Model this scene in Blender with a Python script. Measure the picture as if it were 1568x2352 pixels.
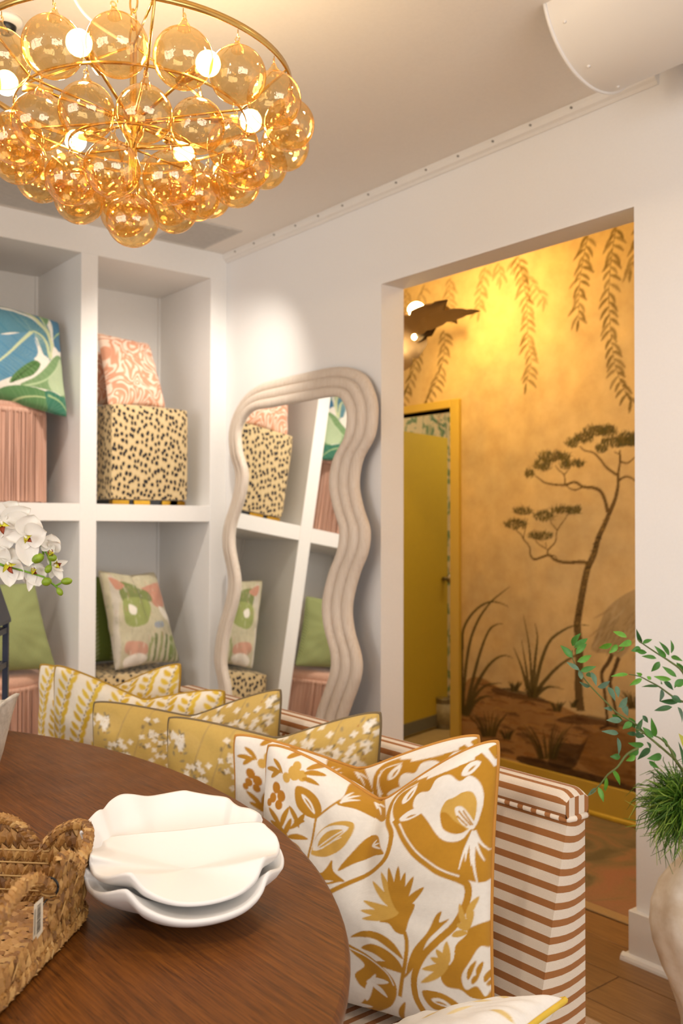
import bpy, math, random
import numpy as np
from mathutils import Vector, Matrix
random.seed(11)
rng = np.random.default_rng(11)
for o in list(bpy.data.objects):
    bpy.data.objects.remove(o, do_unlink=True)
SC = bpy.context.scene
COL = SC.collection
SC.cycles.transparent_max_bounces = 48

# ------------------------------------------------------------------ camera
F_PX, YAW, PIT, ROL = 2122.94, 0.8896, 0.0172, 0.002
CAM = np.array([4.0697, -2.5342, 1.3397])
_fw = np.array([-math.sin(YAW)*math.cos(PIT), math.cos(YAW)*math.cos(PIT), math.sin(PIT)])
_rt = np.array([math.cos(YAW), math.sin(YAW), 0.0])
_up = np.cross(_rt, _fw)
_c, _s = math.cos(ROL), math.sin(ROL)
_rt, _up = _c*_rt + _s*_up, -_s*_rt + _c*_up
cam_d = bpy.data.cameras.new('camera')
cam_d.sensor_fit = 'VERTICAL'
cam_d.sensor_height = 36.0
cam_d.lens = F_PX/2352.0*36.0
cam_d.clip_start = 0.02
cam_d.dof.use_dof = True
cam_d.dof.focus_distance = 1.65
cam_d.dof.aperture_fstop = 4.8
cam = bpy.data.objects.new('camera', cam_d)
COL.objects.link(cam)
cam.matrix_world = Matrix(((_rt[0], _up[0], -_fw[0], CAM[0]), (_rt[1], _up[1], -_fw[1], CAM[1]),
                           (_rt[2], _up[2], -_fw[2], CAM[2]), (0, 0, 0, 1)))
SC.camera = cam

# pixel helpers: a pixel is a direction, the distance comes from a plane or a depth
def ray(u, v):
    return _fw + _rt*((u-784)/F_PX) + _up*((1176-v)/F_PX)
def at(u, v, d):
    return CAM + ray(u, v)*d
def on(u, v, ax, val):
    r = ray(u, v)
    return CAM + r*((val-CAM[ax])/r[ax])

# ------------------------------------------------------------------ world, view, big lights
SC.view_settings.view_transform = 'Standard'
SC.view_settings.look = 'None'
SC.view_settings.gamma = 1.0
SC.view_settings.use_curve_mapping = False
SC.view_settings.exposure = 0.04
w = bpy.data.worlds.new('daylight')
SC.world = w
w.use_nodes = True
w.node_tree.nodes['Background'].inputs[0].default_value = (0.96, 0.97, 1.0, 1)
w.node_tree.nodes['Background'].inputs[1].default_value = 0.7

def area(name, loc, target, sx, sy, power, col):
    l = bpy.data.lights.new(name, 'AREA')
    l.shape = 'RECTANGLE'; l.size = sx; l.size_y = sy; l.energy = power; l.color = col
    o = bpy.data.objects.new(name, l); COL.objects.link(o)
    o.location = loc
    o.rotation_euler = (Vector(target)-Vector(loc)).to_track_quat('-Z', 'Y').to_euler()
    return o
def spot(name, loc, target, power, col, ang, blend, size=0.03):
    l = bpy.data.lights.new(name, 'SPOT')
    l.energy = power; l.color = col; l.spot_size = math.radians(ang); l.spot_blend = blend; l.shadow_soft_size = size
    o = bpy.data.objects.new(name, l); COL.objects.link(o)
    o.location = loc
    o.rotation_euler = (Vector(target)-Vector(loc)).to_track_quat('-Z', 'Y').to_euler()
    return o
def point(name, loc, power, col, size=0.03):
    l = bpy.data.lights.new(name, 'POINT')
    l.energy = power; l.color = col; l.shadow_soft_size = size
    o = bpy.data.objects.new(name, l); COL.objects.link(o)
    o.location = loc
    return o
# daylight through the two shop windows behind the camera
area('window_daylight_east', (7.7, -2.6, 1.55), (0, -2.2, 1.3), 3.6, 2.0, 118, (1.0, 0.975, 0.95))
area('window_daylight_south', (3.0, -6.2, 1.55), (2.4, 0, 1.3), 3.6, 2.0, 96, (1.0, 0.975, 0.95))
# ceiling spots of the shop
spot('shelf_spot', (0.80, -0.50, 2.68), (0.03, -0.28, 1.70), 52, (1.0, 0.91, 0.79), 92, 1.0, 0.02)
spot('shelf_spot_second', (0.80, -1.30, 2.68), (-0.05, -1.12, 1.55), 32, (1.0, 0.91, 0.79), 84, 1.0, 0.02)
spot('table_spot', (3.35, -1.75, 2.70), (2.75, -1.62, 0.76), 24, (1.0, 0.91, 0.78), 62, 0.8, 0.05)
spot('sofa_spot', (1.75, -0.75, 2.70), (1.75, -1.30, 0.80), 22, (1.0, 0.90, 0.78), 70, 0.9, 0.05)

spot('added_room_fill', (3.6, -3.4, 2.72), (3.3, -2.9, 0.0), 60, (1.0, 0.90, 0.78), 150, 1.0, 0.06)  # added wide fill from above to lift table, sofa and floor
spot('added_room_fill_second', (1.3, -3.0, 2.72), (1.5, -2.6, 0.0), 60, (1.0, 0.90, 0.78), 150, 1.0, 0.06)  # second added fill, stands for no particular fixture
spot('opening_downlight', (2.9, -0.9, 2.72), (2.7, -0.8, 0.0), 22, (1.0, 0.90, 0.78), 140, 1.0, 0.06)

# ------------------------------------------------------------------ helpers
def lin(h):
    h = h.lstrip('#')
    c = [int(h[i:i+2], 16)/255 for i in (0, 2, 4)]
    return tuple(x/12.92 if x <= 0.04045 else ((x+0.055)/1.055)**2.4 for x in c)
def L4(h):
    return (*lin(h), 1.0) if isinstance(h, str) else (*h, 1.0)

class NT:
    """small node-tree helper"""
    def __init__(s, name):
        m = bpy.data.materials.new(name); m.use_nodes = True
        s.m = m; s.t = m.node_tree; s.n = s.t.nodes; s.l = s.t.links
        s.b = s.n['Principled BSDF']; s.out = s.n['Material Output']
    def add(s, typ, **kw):
        n = s.n.new(typ)
        for k, v in kw.items():
            if k.startswith('i_'):
                key = k[2:]
                n.inputs[int(key) if key.isdigit() else key].default_value = v
            else:
                setattr(n, k, v)
        return n
    def link(s, a, b):
        s.l.new(a, b)
    def coord(s, kind='Object', scale=(1, 1, 1), rot=(0, 0, 0)):
        tc = s.add('ShaderNodeTexCoord'); mp = s.add('ShaderNodeMapping')
        mp.inputs['Scale'].default_value = scale; mp.inputs['Rotation'].default_value = rot
        s.link(tc.outputs[kind], mp.inputs['Vector'])
        return mp.outputs['Vector']
    def noise(s, vec, scale, detail=3, rough=0.55, dist=0.0):
        n = s.add('ShaderNodeTexNoise')
        n.inputs['Scale'].default_value = scale; n.inputs['Detail'].default_value = detail
        n.inputs['Roughness'].default_value = rough; n.inputs['Distortion'].default_value = dist
        if vec is not None: s.link(vec, n.inputs['Vector'])
        return n.outputs['Fac']
    def ramp(s, fac, stops, interp='LINEAR'):
        r = s.add('ShaderNodeValToRGB'); r.color_ramp.interpolation = interp
        els = r.color_ramp.elements
        while len(els) < len(stops): els.new(0.5)
        for e, (p, c) in zip(els, stops):
            e.position = p; e.color = L4(c)
        s.link(fac, r.inputs['Fac'])
        return r.outputs['Color']
    def mix(s, fac, a, b, mode='MIX'):
        n = s.add('ShaderNodeMix', data_type='RGBA', blend_type=mode)
        for sock, v in ((n.inputs[0], fac), (n.inputs[6], a), (n.inputs[7], b)):
            if hasattr(v, 'is_linked'): s.link(v, sock)
            elif isinstance(v, (int, float)): sock.default_value = v
            else: sock.default_value = L4(v)
        return n.outputs[2]
    def math(s, op, a, b=None, c=None):
        n = s.add('ShaderNodeMath', operation=op)
        for i, v in enumerate((a, b, c)):
            if v is None: continue
            if hasattr(v, 'is_linked'): s.link(v, n.inputs[i])
            else: n.inputs[i].default_value = v
        return n.outputs[0]
    def bump(s, h, strength=0.3, dist=0.002):
        b = s.add('ShaderNodeBump'); b.inputs['Strength'].default_value = strength; b.inputs['Distance'].default_value = dist
        s.link(h, b.inputs['Height']); s.link(b.outputs['Normal'], s.b.inputs['Normal'])
    def base(s, c):
        if hasattr(c, 'is_linked'): s.link(c, s.b.inputs['Base Color'])
        else: s.b.inputs['Base Color'].default_value = L4(c)
    def set(s, **kw):
        for k, v in kw.items():
            s.b.inputs[k.replace('_', ' ')].default_value = v
        return s

def plain(name, col, rough=0.6, metal=0.0, nscale=40, nstr=0.08, vary=0.06, sheen=0.0, spec=0.5):
    t = NT(name)
    v = t.coord('Object')
    n = t.noise(v, nscale, 4)
    c = lin(col) if isinstance(col, str) else col
    dark = tuple(x*(1-vary) for x in c); lite = tuple(min(1, x*(1+vary)) for x in c)
    t.base(t.ramp(n, [(0.3, dark), (0.7, lite)]))
    t.set(Roughness=rough, Metallic=metal)
    t.b.inputs['Specular IOR Level'].default_value = spec
    if sheen: t.b.inputs['Sheen Weight'].default_value = sheen
    if nstr: t.bump(n, nstr, 0.001)
    return t.m

def weave_print(name, rough=0.85, sheen=0.15, scale=900, strength=0.25):
    """fabric whose printed colours come from the vertex colours 'print'"""
    t = NT(name)
    a = t.add('ShaderNodeAttribute', attribute_name='print')
    uv = t.coord('UV')
    wv = t.add('ShaderNodeTexWave', bands_direction='Y'); wv.inputs['Scale'].default_value = scale/10
    wv.inputs['Distortion'].default_value = 0.6; wv.inputs['Detail'].default_value = 1
    t.link(uv, wv.inputs['Vector'])
    n = t.noise(uv, 60, 3)
    c = t.mix(t.math('MULTIPLY', n, 0.16), a.outputs['Color'], (0.25, 0.2, 0.14), 'MULTIPLY')
    t.base(c)
    t.set(Roughness=rough)
    t.b.inputs['Sheen Weight'].default_value = sheen
    t.b.inputs['Specular IOR Level'].default_value = 0.2
    t.bump(wv.outputs['Fac'], strength, 0.0006)
    return t.m

def new_mesh(name, verts, faces, mat, smooth=True, uvs=None, cols=None):
    me = bpy.data.meshes.new(name)
    me.from_pydata([tuple(map(float, v)) for v in verts], [], [tuple(int(i) for i in f) for f in faces])
    finish(me, mat, smooth, uvs, cols)
    return me
def finish(me, mat, smooth, uvs=None, cols=None):
    if mat is not None: me.materials.append(mat)
    if smooth: me.polygons.foreach_set('use_smooth', np.ones(len(me.polygons), dtype=bool))
    if uvs is not None:
        ul = me.uv_layers.new(name='UVMap')
        li = np.zeros(len(me.loops), dtype=np.int32); me.loops.foreach_get('vertex_index', li)
        ul.data.foreach_set('uv', np.asarray(uvs, dtype=np.float32)[li].ravel())
    if cols is not None:
        ca = me.color_attributes.new('print', 'FLOAT_COLOR', 'POINT')
        c = np.ones((len(me.vertices), 4), dtype=np.float32); c[:, :3] = cols
        ca.data.foreach_set('color', c.ravel())
    me.update()
def world_org(p):
    o = np.zeros(3)
    while p is not None:
        o += np.array(p.location); p = p.parent
    return o
def link(name, me, parent=None):
    o = bpy.data.objects.new(name, me); COL.objects.link(o)
    if parent is not None: o.parent = parent
    return o
def part(name, verts, faces, mat, parent=None, smooth=True, uvs=None, cols=None):
    v = np.asarray(verts, dtype=float).reshape(-1, 3) - world_org(parent)
    return link(name, new_mesh(name, v, faces, mat, smooth, uvs, cols), parent)
def tag(o, label, cat, group=None, kind=None):
    o['label'] = label; o['category'] = cat
    if group: o['group'] = group
    if kind: o['kind'] = kind
    return o
def thing(name, loc, label, cat, group=None):
    o = bpy.data.objects.new(name, None); COL.objects.link(o)
    o.empty_display_size = 0.05
    o.location = [float(x) for x in loc]
    return tag(o, label, cat, group)
def struct(o):
    o['kind'] = 'structure'
    return o

class MB:
    """collects shapes; build() makes ONE mesh object"""
    def __init__(s): s.v = []; s.f = []; s.uv = []
    def _add(s, v, f, uv=None):
        b = len(s.v); s.v.extend([tuple(map(float, x)) for x in v]); s.f.extend([tuple(i+b for i in q) for q in f])
        s.uv.extend(uv if uv is not None else [(0.0, 0.0)]*len(v))
        return s
    def box(s, lo, hi, bev=0.0):
        x0, y0, z0 = lo; x1, y1, z1 = hi
        if bev <= 0:
            v = [(x, y, z) for z in (z0, z1) for y in (y0, y1) for x in (x0, x1)]
            return s._add(v, [(0, 2, 3, 1), (4, 5, 7, 6), (0, 1, 5, 4), (2, 6, 7, 3), (0, 4, 6, 2), (1, 3, 7, 5)])
        c = [(x0+x1)/2, (y0+y1)/2, (z0+z1)/2]; h = [(x1-x0)/2, (y1-y0)/2, (z1-z0)/2]
        v = []; idx = {}
        for sx in (-1, 1):
            for sy in (-1, 1):
                for sz in (-1, 1):
                    for ax in range(3):
                        p = [h[0]*sx, h[1]*sy, h[2]*sz]
                        for k, sg in enumerate((sx, sy, sz)):
                            if k != ax: p[k] -= sg*bev
                        idx[(sx, sy, sz, ax)] = len(v); v.append([c[k]+p[k] for k in range(3)])
        f = []
        for ax in range(3):
            o = [a for a in range(3) if a != ax]
            for sg in (-1, 1):
                q = []
                for a, b in ((-1, -1), (1, -1), (1, 1), (-1, 1)):
                    t = [0, 0, 0]; t[ax] = sg; t[o[0]] = a; t[o[1]] = b
                    q.append(idx[(*t, ax)])
                if (sg > 0) == (ax == 1): q = q[::-1]
                f.append(tuple(q))
            for a in (-1, 1):
                for b in (-1, 1):
                    q = []
                    for sg, axx in ((-1, o[0]), (1, o[0]), (1, o[1]), (-1, o[1])):
                        t = [0, 0, 0]; t[ax] = sg; t[o[0]] = a; t[o[1]] = b
                        q.append(idx[(*t, axx)])
                    f.append(tuple(q))
        for sx in (-1, 1):
            for sy in (-1, 1):
                for sz in (-1, 1):
                    f.append(tuple(idx[(sx, sy, sz, a)] for a in range(3)))
        return s._add(v, f)
    def prism(s, poly, axis, a, b):
        """polygon in the two other axes, extruded from a to b along axis"""
        n = len(poly); v = []
        for t in (a, b):
            for p in poly:
                q = list(p); q.insert(axis, t); v.append(q)
        f = [tuple(range(n))[::-1], tuple(range(n, 2*n))]
        for i in range(n):
            j = (i+1) % n; f.append((i, j, j+n, i+n))
        return s._add(v, f)
    def tube(s, pts, r, n=8, closed=False, cap=True, vs=None):
        P = np.asarray(pts, dtype=float); m = len(P)
        R = np.full(m, r, dtype=float) if np.isscalar(r) else np.asarray(r, dtype=float)
        T = np.zeros_like(P)
        if closed: T = np.roll(P, -1, 0)-np.roll(P, 1, 0)
        else:
            T[1:-1] = P[2:]-P[:-2]; T[0] = P[1]-P[0]; T[-1] = P[-1]-P[-2]
        T /= np.maximum(np.linalg.norm(T, axis=1, keepdims=True), 1e-9)
        ref = np.array([0, 0, 1.0]) if abs(T[0][2]) < 0.9 else np.array([1.0, 0, 0])
        N = np.cross(T[0], ref); N /= np.linalg.norm(N)
        v = []; uv = []; dist = 0
        for i in range(m):
            N = N-T[i]*np.dot(N, T[i]); N /= max(np.linalg.norm(N), 1e-9); B = np.cross(T[i], N)
            if i: dist += np.linalg.norm(P[i]-P[i-1])
            for k in range(n):
                a = 2*math.pi*k/n
                v.append(P[i]+R[i]*(math.cos(a)*N+math.sin(a)*B)); uv.append((dist, k/n))
        f = []
        for i in range(m if closed else m-1):
            j = (i+1) % m
            for k in range(n):
                l = (k+1) % n; f.append((i*n+k, i*n+l, j*n+l, j*n+k))
        if not closed and cap:
            f.append(tuple(range(n))[::-1]); f.append(tuple(range((m-1)*n, m*n)))
        return s._add(v, f, uv)
    def lathe(s, prof, c=(0, 0, 0), n=24, close=False):
        v = []; f = []; uv = []; m = len(prof)
        for i, (r, z) in enumerate(prof):
            for k in range(n):
                a = 2*math.pi*k/n; v.append((c[0]+r*math.cos(a), c[1]+r*math.sin(a), c[2]+z)); uv.append((k/n, i/max(1, m-1)))
        for i in range(m-1):
            for k in range(n):
                l = (k+1) % n; f.append((i*n+k, i*n+l, (i+1)*n+l, (i+1)*n+k))
        return s._add(v, f, uv)
    def ellipsoid(s, c, rx, ry=None, rz=None, n=12, m=8, M=None):
        ry = ry or rx; rz = rz or rx
        v = [(0, 0, -1)]; f = []
        for i in range(1, m):
            t = math.pi*i/m
            for k in range(n):
                a = 2*math.pi*k/n; v.append((math.sin(t)*math.cos(a), math.sin(t)*math.sin(a), -math.cos(t)))
        v.append((0, 0, 1)); e = len(v)-1
        for k in range(n):
            l = (k+1) % n
            f.append((0, 1+l, 1+k)); f.append((e, e-n+k, e-n+l))
            for i in range(m-2): f.append((1+i*n+k, 1+i*n+l, 1+(i+1)*n+l, 1+(i+1)*n+k))
        V = np.array(v)*np.array([rx, ry, rz])
        if M is not None: V = V@np.asarray(M).T
        return s._add(V+np.asarray(c), f)
    def grid(s, P, closed_u=False, uv=None, flip=False):
        P = np.asarray(P, dtype=float); h, w_ = P.shape[:2]; f = []
        for i in range(h-1):
            for j in range(w_ if closed_u else w_-1):
                k = (j+1) % w_
                q = (i*w_+j, i*w_+k, (i+1)*w_+k, (i+1)*w_+j)
                f.append(q[::-1] if flip else q)
        U = uv if uv is not None else [(j/max(1, w_-1), i/max(1, h-1)) for i in range(h) for j in range(w_)]
        return s._add(P.reshape(-1, 3), f, U)
    def build(s, name, mat, parent=None, smooth=True, uv=False, kind=None):
        o = part(name, s.v, s.f, mat, parent, smooth, s.uv if uv else None)
        if kind: o['kind'] = kind
        return o

def bars_mb(*boxes, bev=0.0):
    m = MB()
    for lo, hi in boxes: m.box(lo, hi, bev)
    return m
def catmull(P, n=8, closed=False):
    P = np.asarray(P, dtype=float); m = len(P); out = []
    rngi = range(m) if closed else range(m-1)
    for i in rngi:
        if closed: a, b, c, d = P[i-1], P[i], P[(i+1) % m], P[(i+2) % m]
        else: a, b, c, d = P[max(0, i-1)], P[i], P[i+1], P[min(m-1, i+2)]
        for k in range(n):
            t = k/n
            out.append(0.5*((2*b)+(-a+c)*t+(2*a-5*b+4*c-d)*t*t+(-a+3*b-3*c+d)*t**3))
    if not closed: out.append(P[-1])
    return np.array(out)

class Canvas:
    """flat print, rasterised on a grid; coordinates x right 0..w, y up 0..h"""
    def __init__(s, w_, h_, nx, ny, base, ss=2):
        s.w, s.h, s.nx, s.ny, s.ss = w_, h_, nx, ny, ss
        s.X = (np.arange(nx*ss)+0.5)/(nx*ss)*w_; s.Y = (np.arange(ny*ss)+0.5)/(ny*ss)*h_
        s.im = np.empty((ny*ss, nx*ss, 3), dtype=np.float32); s.im[:] = lin(base) if isinstance(base, str) else base
    def poly(s, pts, col, alpha=1.0, soft=None):
        P = np.asarray(pts, dtype=float)
        x0, y0 = P.min(0); x1, y1 = P.max(0)
        i0, i1 = np.searchsorted(s.X, (x0, x1)); j0, j1 = np.searchsorted(s.Y, (y0, y1))
        if i1 <= i0 or j1 <= j0: return
        X = s.X[i0:i1][None, :]; Y = s.Y[j0:j1][:, None]
        ins = np.zeros((j1-j0, i1-i0), dtype=bool)
        Q = np.roll(P, -1, 0)
        for (ax, ay), (bx, by) in zip(P, Q):
            if ay == by: continue
            c = ((ay > Y) != (by > Y)) & (X < (bx-ax)*(Y-ay)/(by-ay)+ax)
            ins ^= c
        a = alpha
        if soft is not None: a = alpha*soft(X, Y)
        m = ins*a
        c = np.asarray(lin(col) if isinstance(col, str) else col, dtype=np.float32)
        sub = s.im[j0:j1, i0:i1]
        sub += (c-sub)*m[..., None]
    def smooth(s, pts, col, alpha=1.0, n=6, soft=None):
        s.poly(catmull(pts, n, True), col, alpha, soft)
    def stroke(s, pts, w0, w1=None, col='#000000', alpha=1.0, n=8, taper=None):
        P = catmull(pts, n) if len(pts) > 2 else np.asarray(pts, dtype=float)
        if len(pts) == 2: P = P[0]+(P[1]-P[0])*np.linspace(0, 1, 7)[:, None]
        w1 = w0 if w1 is None else w1
        t = np.linspace(0, 1, len(P))
        wd = w0+(w1-w0)*t
        if taper == 'both': wd = w0*np.sin(np.pi*np.clip(t, 0.02, 0.98))**0.6
        T = np.gradient(P, axis=0); T /= np.maximum(np.linalg.norm(T, axis=1, keepdims=True), 1e-9)
        N = np.c_[-T[:, 1], T[:, 0]]
        s.poly(np.r_[P+N*wd[:, None]/2, (P-N*wd[:, None]/2)[::-1]], col, alpha)
    def leaf(s, a, b, wd, col, alpha=1.0, bend=0.0):
        a = np.asarray(a, float); b = np.asarray(b, float); d = b-a; n = np.array([-d[1], d[0]])
        mid = (a+b)/2+n*bend
        P = catmull([a, mid, b], 6); t = np.linspace(0, 1, len(P))
        wv = wd*np.sin(np.pi*t)**0.8*(1-0.35*(t-0.5))
        T = np.gradient(P, axis=0); T /= np.maximum(np.linalg.norm(T, axis=1, keepdims=True), 1e-9)
        N = np.c_[-T[:, 1], T[:, 0]]
        s.poly(np.r_[P+N*wv[:, None]/2, (P-N*wv[:, None]/2)[::-1]], col, alpha)
    def disc(s, c, r, col, alpha=1.0, ry=None, soft=None):
        t = np.linspace(0, 2*np.pi, 18, endpoint=False); ry = ry or r
        s.poly(np.c_[c[0]+r*np.cos(t), c[1]+ry*np.sin(t)], col, alpha, soft)
    def verts(s):
        return s.im.reshape(s.ny, s.ss, s.nx, s.ss, 3).mean((1, 3))
    def sample(s, U, V):
        """colours at unit coordinates"""
        im = s.verts()
        x = np.clip(np.asarray(U)*s.nx-0.5, 0, s.nx-1.001); y = np.clip(np.asarray(V)*s.ny-0.5, 0, s.ny-1.001)
        i = x.astype(int); j = y.astype(int); fx = (x-i)[..., None]; fy = (y-j)[..., None]
        i2 = np.minimum(i+1, s.nx-1); j2 = np.minimum(j+1, s.ny-1)
        return (im[j, i]*(1-fx)+im[j, i2]*fx)*(1-fy)+(im[j2, i]*(1-fx)+im[j2, i2]*fx)*fy
def homography(src, dst):
    A = []
    for (x, y), (u, v) in zip(src, dst):
        A.append([x, y, 1, 0, 0, 0, -u*x, -u*y, -u]); A.append([0, 0, 0, x, y, 1, -v*x, -v*y, -v])
    h = np.linalg.svd(np.array(A, float))[2][-1].reshape(3, 3)
    def f(pts):
        P = np.c_[np.asarray(pts, float).reshape(-1, 2), np.ones(len(pts))]@h.T
        return P[:, :2]/P[:, 2:]
    return f

# ================================================================== SETTING
H = 2.75
wall_m = plain('painted_plaster', (0.85, 0.838, 0.825), 0.75, nscale=120, nstr=0.05, vary=0.012)
ceil_m = plain('ceiling_paint', (0.83, 0.78, 0.72), 0.85, nscale=90, nstr=0.05, vary=0.015)
trim_m = plain('white_gloss_trim', (0.80, 0.77, 0.73), 0.35, nscale=60, nstr=0.02, vary=0.01)
shelf_m = plain('shelf_paint', (0.86, 0.84, 0.81), 0.42, nscale=60, nstr=0.02, vary=0.01)
oak_t = NT('oak_plank')
v = oak_t.coord('Object', (1.2, 14, 14))
oi = oak_t.add('ShaderNodeObjectInfo')
n1 = oak_t.noise(v, 6, 6, 0.6, 0.6)
c1 = oak_t.ramp(n1, [(0.25, '#7c5a36'), (0.55, '#976f43'), (0.8, '#a9814f')])
c2 = oak_t.mix(oak_t.math('MULTIPLY', oi.outputs['Random'], 0.35), c1, '#6b4c2b')
oak_t.base(c2); oak_t.set(Roughness=0.42); oak_t.bump(n1, 0.06, 0.001)
oak_m = oak_t.m

# floor: base slab and the planks that can be told apart
fl = struct(bars_mb(((-1.6, -6.3, -0.10), (7.8, 3.3, -0.004))).build('floor', oak_m, None, False))
rowh = 0.178
base_len = 1.35
plank_me = None
for r in range(12):
    y0 = -1.02+r*rowh
    off = (r*0.47) % base_len
    for k in range(4):
        x0 = 0.55+off-base_len+k*base_len
        if plank_me is None:
            mb = MB(); mb.box((0, 0, -0.004), (base_len-0.003, rowh-0.003, 0.0), 0.0012)
            plank_me = new_mesh('plank', mb.v, mb.f, oak_m, False)
        p = link('plank', plank_me, fl); p.location = (x0, y0, 0)

# ceiling
struct(bars_mb(((-0.6, -6.3, H), (7.8, 0.0, H+0.08)), ((-1.6, 0.0, H), (7.8, 3.3, H+0.08))).build('ceiling', ceil_m, None, False))

# right wall with the cased opening
OX1, OX2, OH, TH = 1.2025, 2.4014, 2.3527, 0.127
struct(bars_mb(((-0.6, 0, 0), (OX1, TH, H)), ((OX2, 0, 0), (7.7, TH, H)), ((OX1, 0, OH), (OX2, TH, H))).build('wall_right', wall_m, None, False))
# other walls of the shop
struct(bars_mb(((-0.70, -6.3, 0), (-0.56, 0.0, H))).build('wall_left', wall_m, None, False))
def wall_with_window(name, axis, lo, hi, a0, a1, z0, z1):
    m = MB()
    def bx(p0, p1, q0, q1):
        if axis == 0: m.box((lo, p0, q0), (hi, p1, q1))
        else: m.box((p0, lo, q0), (p1, hi, q1))
    A0, A1 = (-6.3, TH) if axis == 0 else (-0.7, 7.7)
    bx(A0, a0, 0, H); bx(a1, A1, 0, H); bx(a0, a1, 0, z0); bx(a0, a1, z1, H)
    return struct(m.build(name, wall_m, None, False))
wall_with_window('wall_front', 0, 7.5, 7.62, -4.5, -0.7, 0.5, 2.6)
wall_with_window('wall_back', 1, -6.12, -6.0, 1.1, 4.9, 0.5, 2.6)
frame_m = plain('dark_window_frame', '#2b2c30', 0.4, 0.3, nstr=0.0)
gl = NT('window_glass')
tr = gl.add('ShaderNodeBsdfTransparent'); gs = gl.add('ShaderNodeBsdfGlossy'); gs.inputs['Roughness'].default_value = 0.02
mx = gl.add('ShaderNodeMixShader'); mx.inputs[0].default_value = 0.05
gl.link(tr.outputs[0], mx.inputs[1]); gl.link(gs.outputs[0], mx.inputs[2]); gl.link(mx.outputs[0], gl.out.inputs['Surface'])
def window(name, axis, c, a0, a1, z0, z1):
    m = MB(); w_ = 0.06
    def bx(mm, p0, p1, q0, q1, t):
        if axis == 0: mm.box((c-t, p0, q0), (c+t, p1, q1))
        else: mm.box((p0, c-t, q0), (p1, c+t, q1))
    for a in (a0, a0+(a1-a0)/3-w_/2, a0+2*(a1-a0)/3-w_/2, a1-w_): bx(m, a, a+w_, z0, z1, 0.04)
    for z in (z0, z1-w_, z1-0.55): bx(m, a0, a1, z, z+w_, 0.038)
    o = struct(m.build(name, frame_m, None, False))
    g = MB(); bx(g, a0+w_, a1-w_, z0+w_, z1-w_, 0.003); g.build('pane', gl.m, o, False)
window('window_1', 0, 7.56, -4.5, -0.7, 0.5, 2.6)
window('window_2', 1, -6.06, 1.1, 4.9, 0.5, 2.6)

# base mouldings of the right wall (front faces and returns inside the opening)
def baseboard(name, x0, x1, ret0, ret1):
    b = MB()
    b.box((x0, -0.018, 0), (x1, 0.0, 0.155), 0.003)
    if ret0: b.box((x0, -0.0005, 0), (x0+0.018, TH, 0.155), 0.003)
    if ret1: b.box((x1-0.018, -0.0005, 0), (x1, TH, 0.155), 0.003)
    o = struct(b.build(name, trim_m, None, False))
    s_ = MB()
    q = [(-0.036, 0.0), (-0.018, 0.0), (-0.018, 0.022), (-0.024, 0.021), (-0.031, 0.016), (-0.035, 0.008)]
    e0 = x0-(0.018 if ret0 else 0); e1 = x1+(0.018 if ret1 else 0)
    s_.prism(q, 0, e0, e1)
    if ret0: s_.box((x0-0.018, -0.034, 0), (x0, TH, 0.018), 0.004)
    if ret1: s_.box((x1, -0.034, 0), (x1+0.018, TH, 0.018), 0.004)
    s_.build('shoe_moulding', trim_m, o, False)
baseboard('baseboard_right', OX2-0.018, 7.5, True, False)
baseboard('baseboard_corner', 0.0, OX1+0.018, False, True)
# ceiling line moulding along the right wall with its clips
tr1 = MB()
tr1.prism([(0, 2.75), (0, 2.708), (-0.006, 2.706), (-0.012, 2.716), (-0.022, 2.722), (-0.026, 2.736), (-0.026, 2.75)], 0, 0.0, 2.49)
tr1 = struct(tr1.build('trim_1', trim_m, None, False))
clip = MB(); clip.lathe([(0.0, 0.0), (0.004, 0.0), (0.004, 0.006), (0.0, 0.006)], n=6)
clip_me = new_mesh('clip', clip.v, clip.f, plain('clip_grey', '#8f8a84', 0.5, nstr=0), False)
for k in range(14):
    c = link('clip', clip_me, tr1); c.location = (0.12+k*0.172, -0.026, 2.735); c.rotation_euler = (math.pi/2, 0, 0)

# half-round duct cover under the ceiling, far end towards the opening
dm = NT('duct_sheet'); dm.base((0.80, 0.76, 0.70)); dm.set(Roughness=0.45)
dn = dm.noise(dm.coord('Object'), 8, 2); dm.bump(dn, 0.03, 0.002)
duct = thing('ceiling_duct', (2.5, -0.34, H), 'white half-round duct cover with rivets under the ceiling above the opening', 'duct')
R_, zc = 0.232, 2.818
angs = [math.radians(a) for a in np.linspace(197, 343, 37)]
prof_o = [(-0.34+R_*math.cos(a), zc+R_*math.sin(a)) for a in angs]
prof_i = [(-0.34+(R_-0.006)*math.cos(a), zc+(R_-0.006)*math.sin(a)) for a in angs][::-1]
P = np.array([[(x, y, z) for y, z in prof_o] for x in (2.5, 3.5, 4.5, 5.5, 7.4)])
Pi = np.array([[(x, y, z) for y, z in prof_i[::-1]] for x in (2.5, 3.5, 4.5, 5.5, 7.4)])
m = MB(); m.grid(P); m.grid(Pi, flip=True); m.build('sheet', dm.m, duct)
m = MB(); m.tube([(2.5, y, z) for y, z in prof_o], 0.006, 6); m.build('end_lip', trim_m, duct)
rv = MB(); rv.ellipsoid((0, 0, 0), 0.006, 0.006, 0.004, 8, 4)
rv_me = new_mesh('rivet', rv.v, rv.f, trim_m)
for k in range(4):
    a = math.radians(213+k*34)
    r_ = link('rivet', rv_me, duct); r_.location = (0.045, R_*math.cos(a), zc-H+R_*math.sin(a)); r_.rotation_euler = (-(a+math.pi/2), 0, 0)

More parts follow.
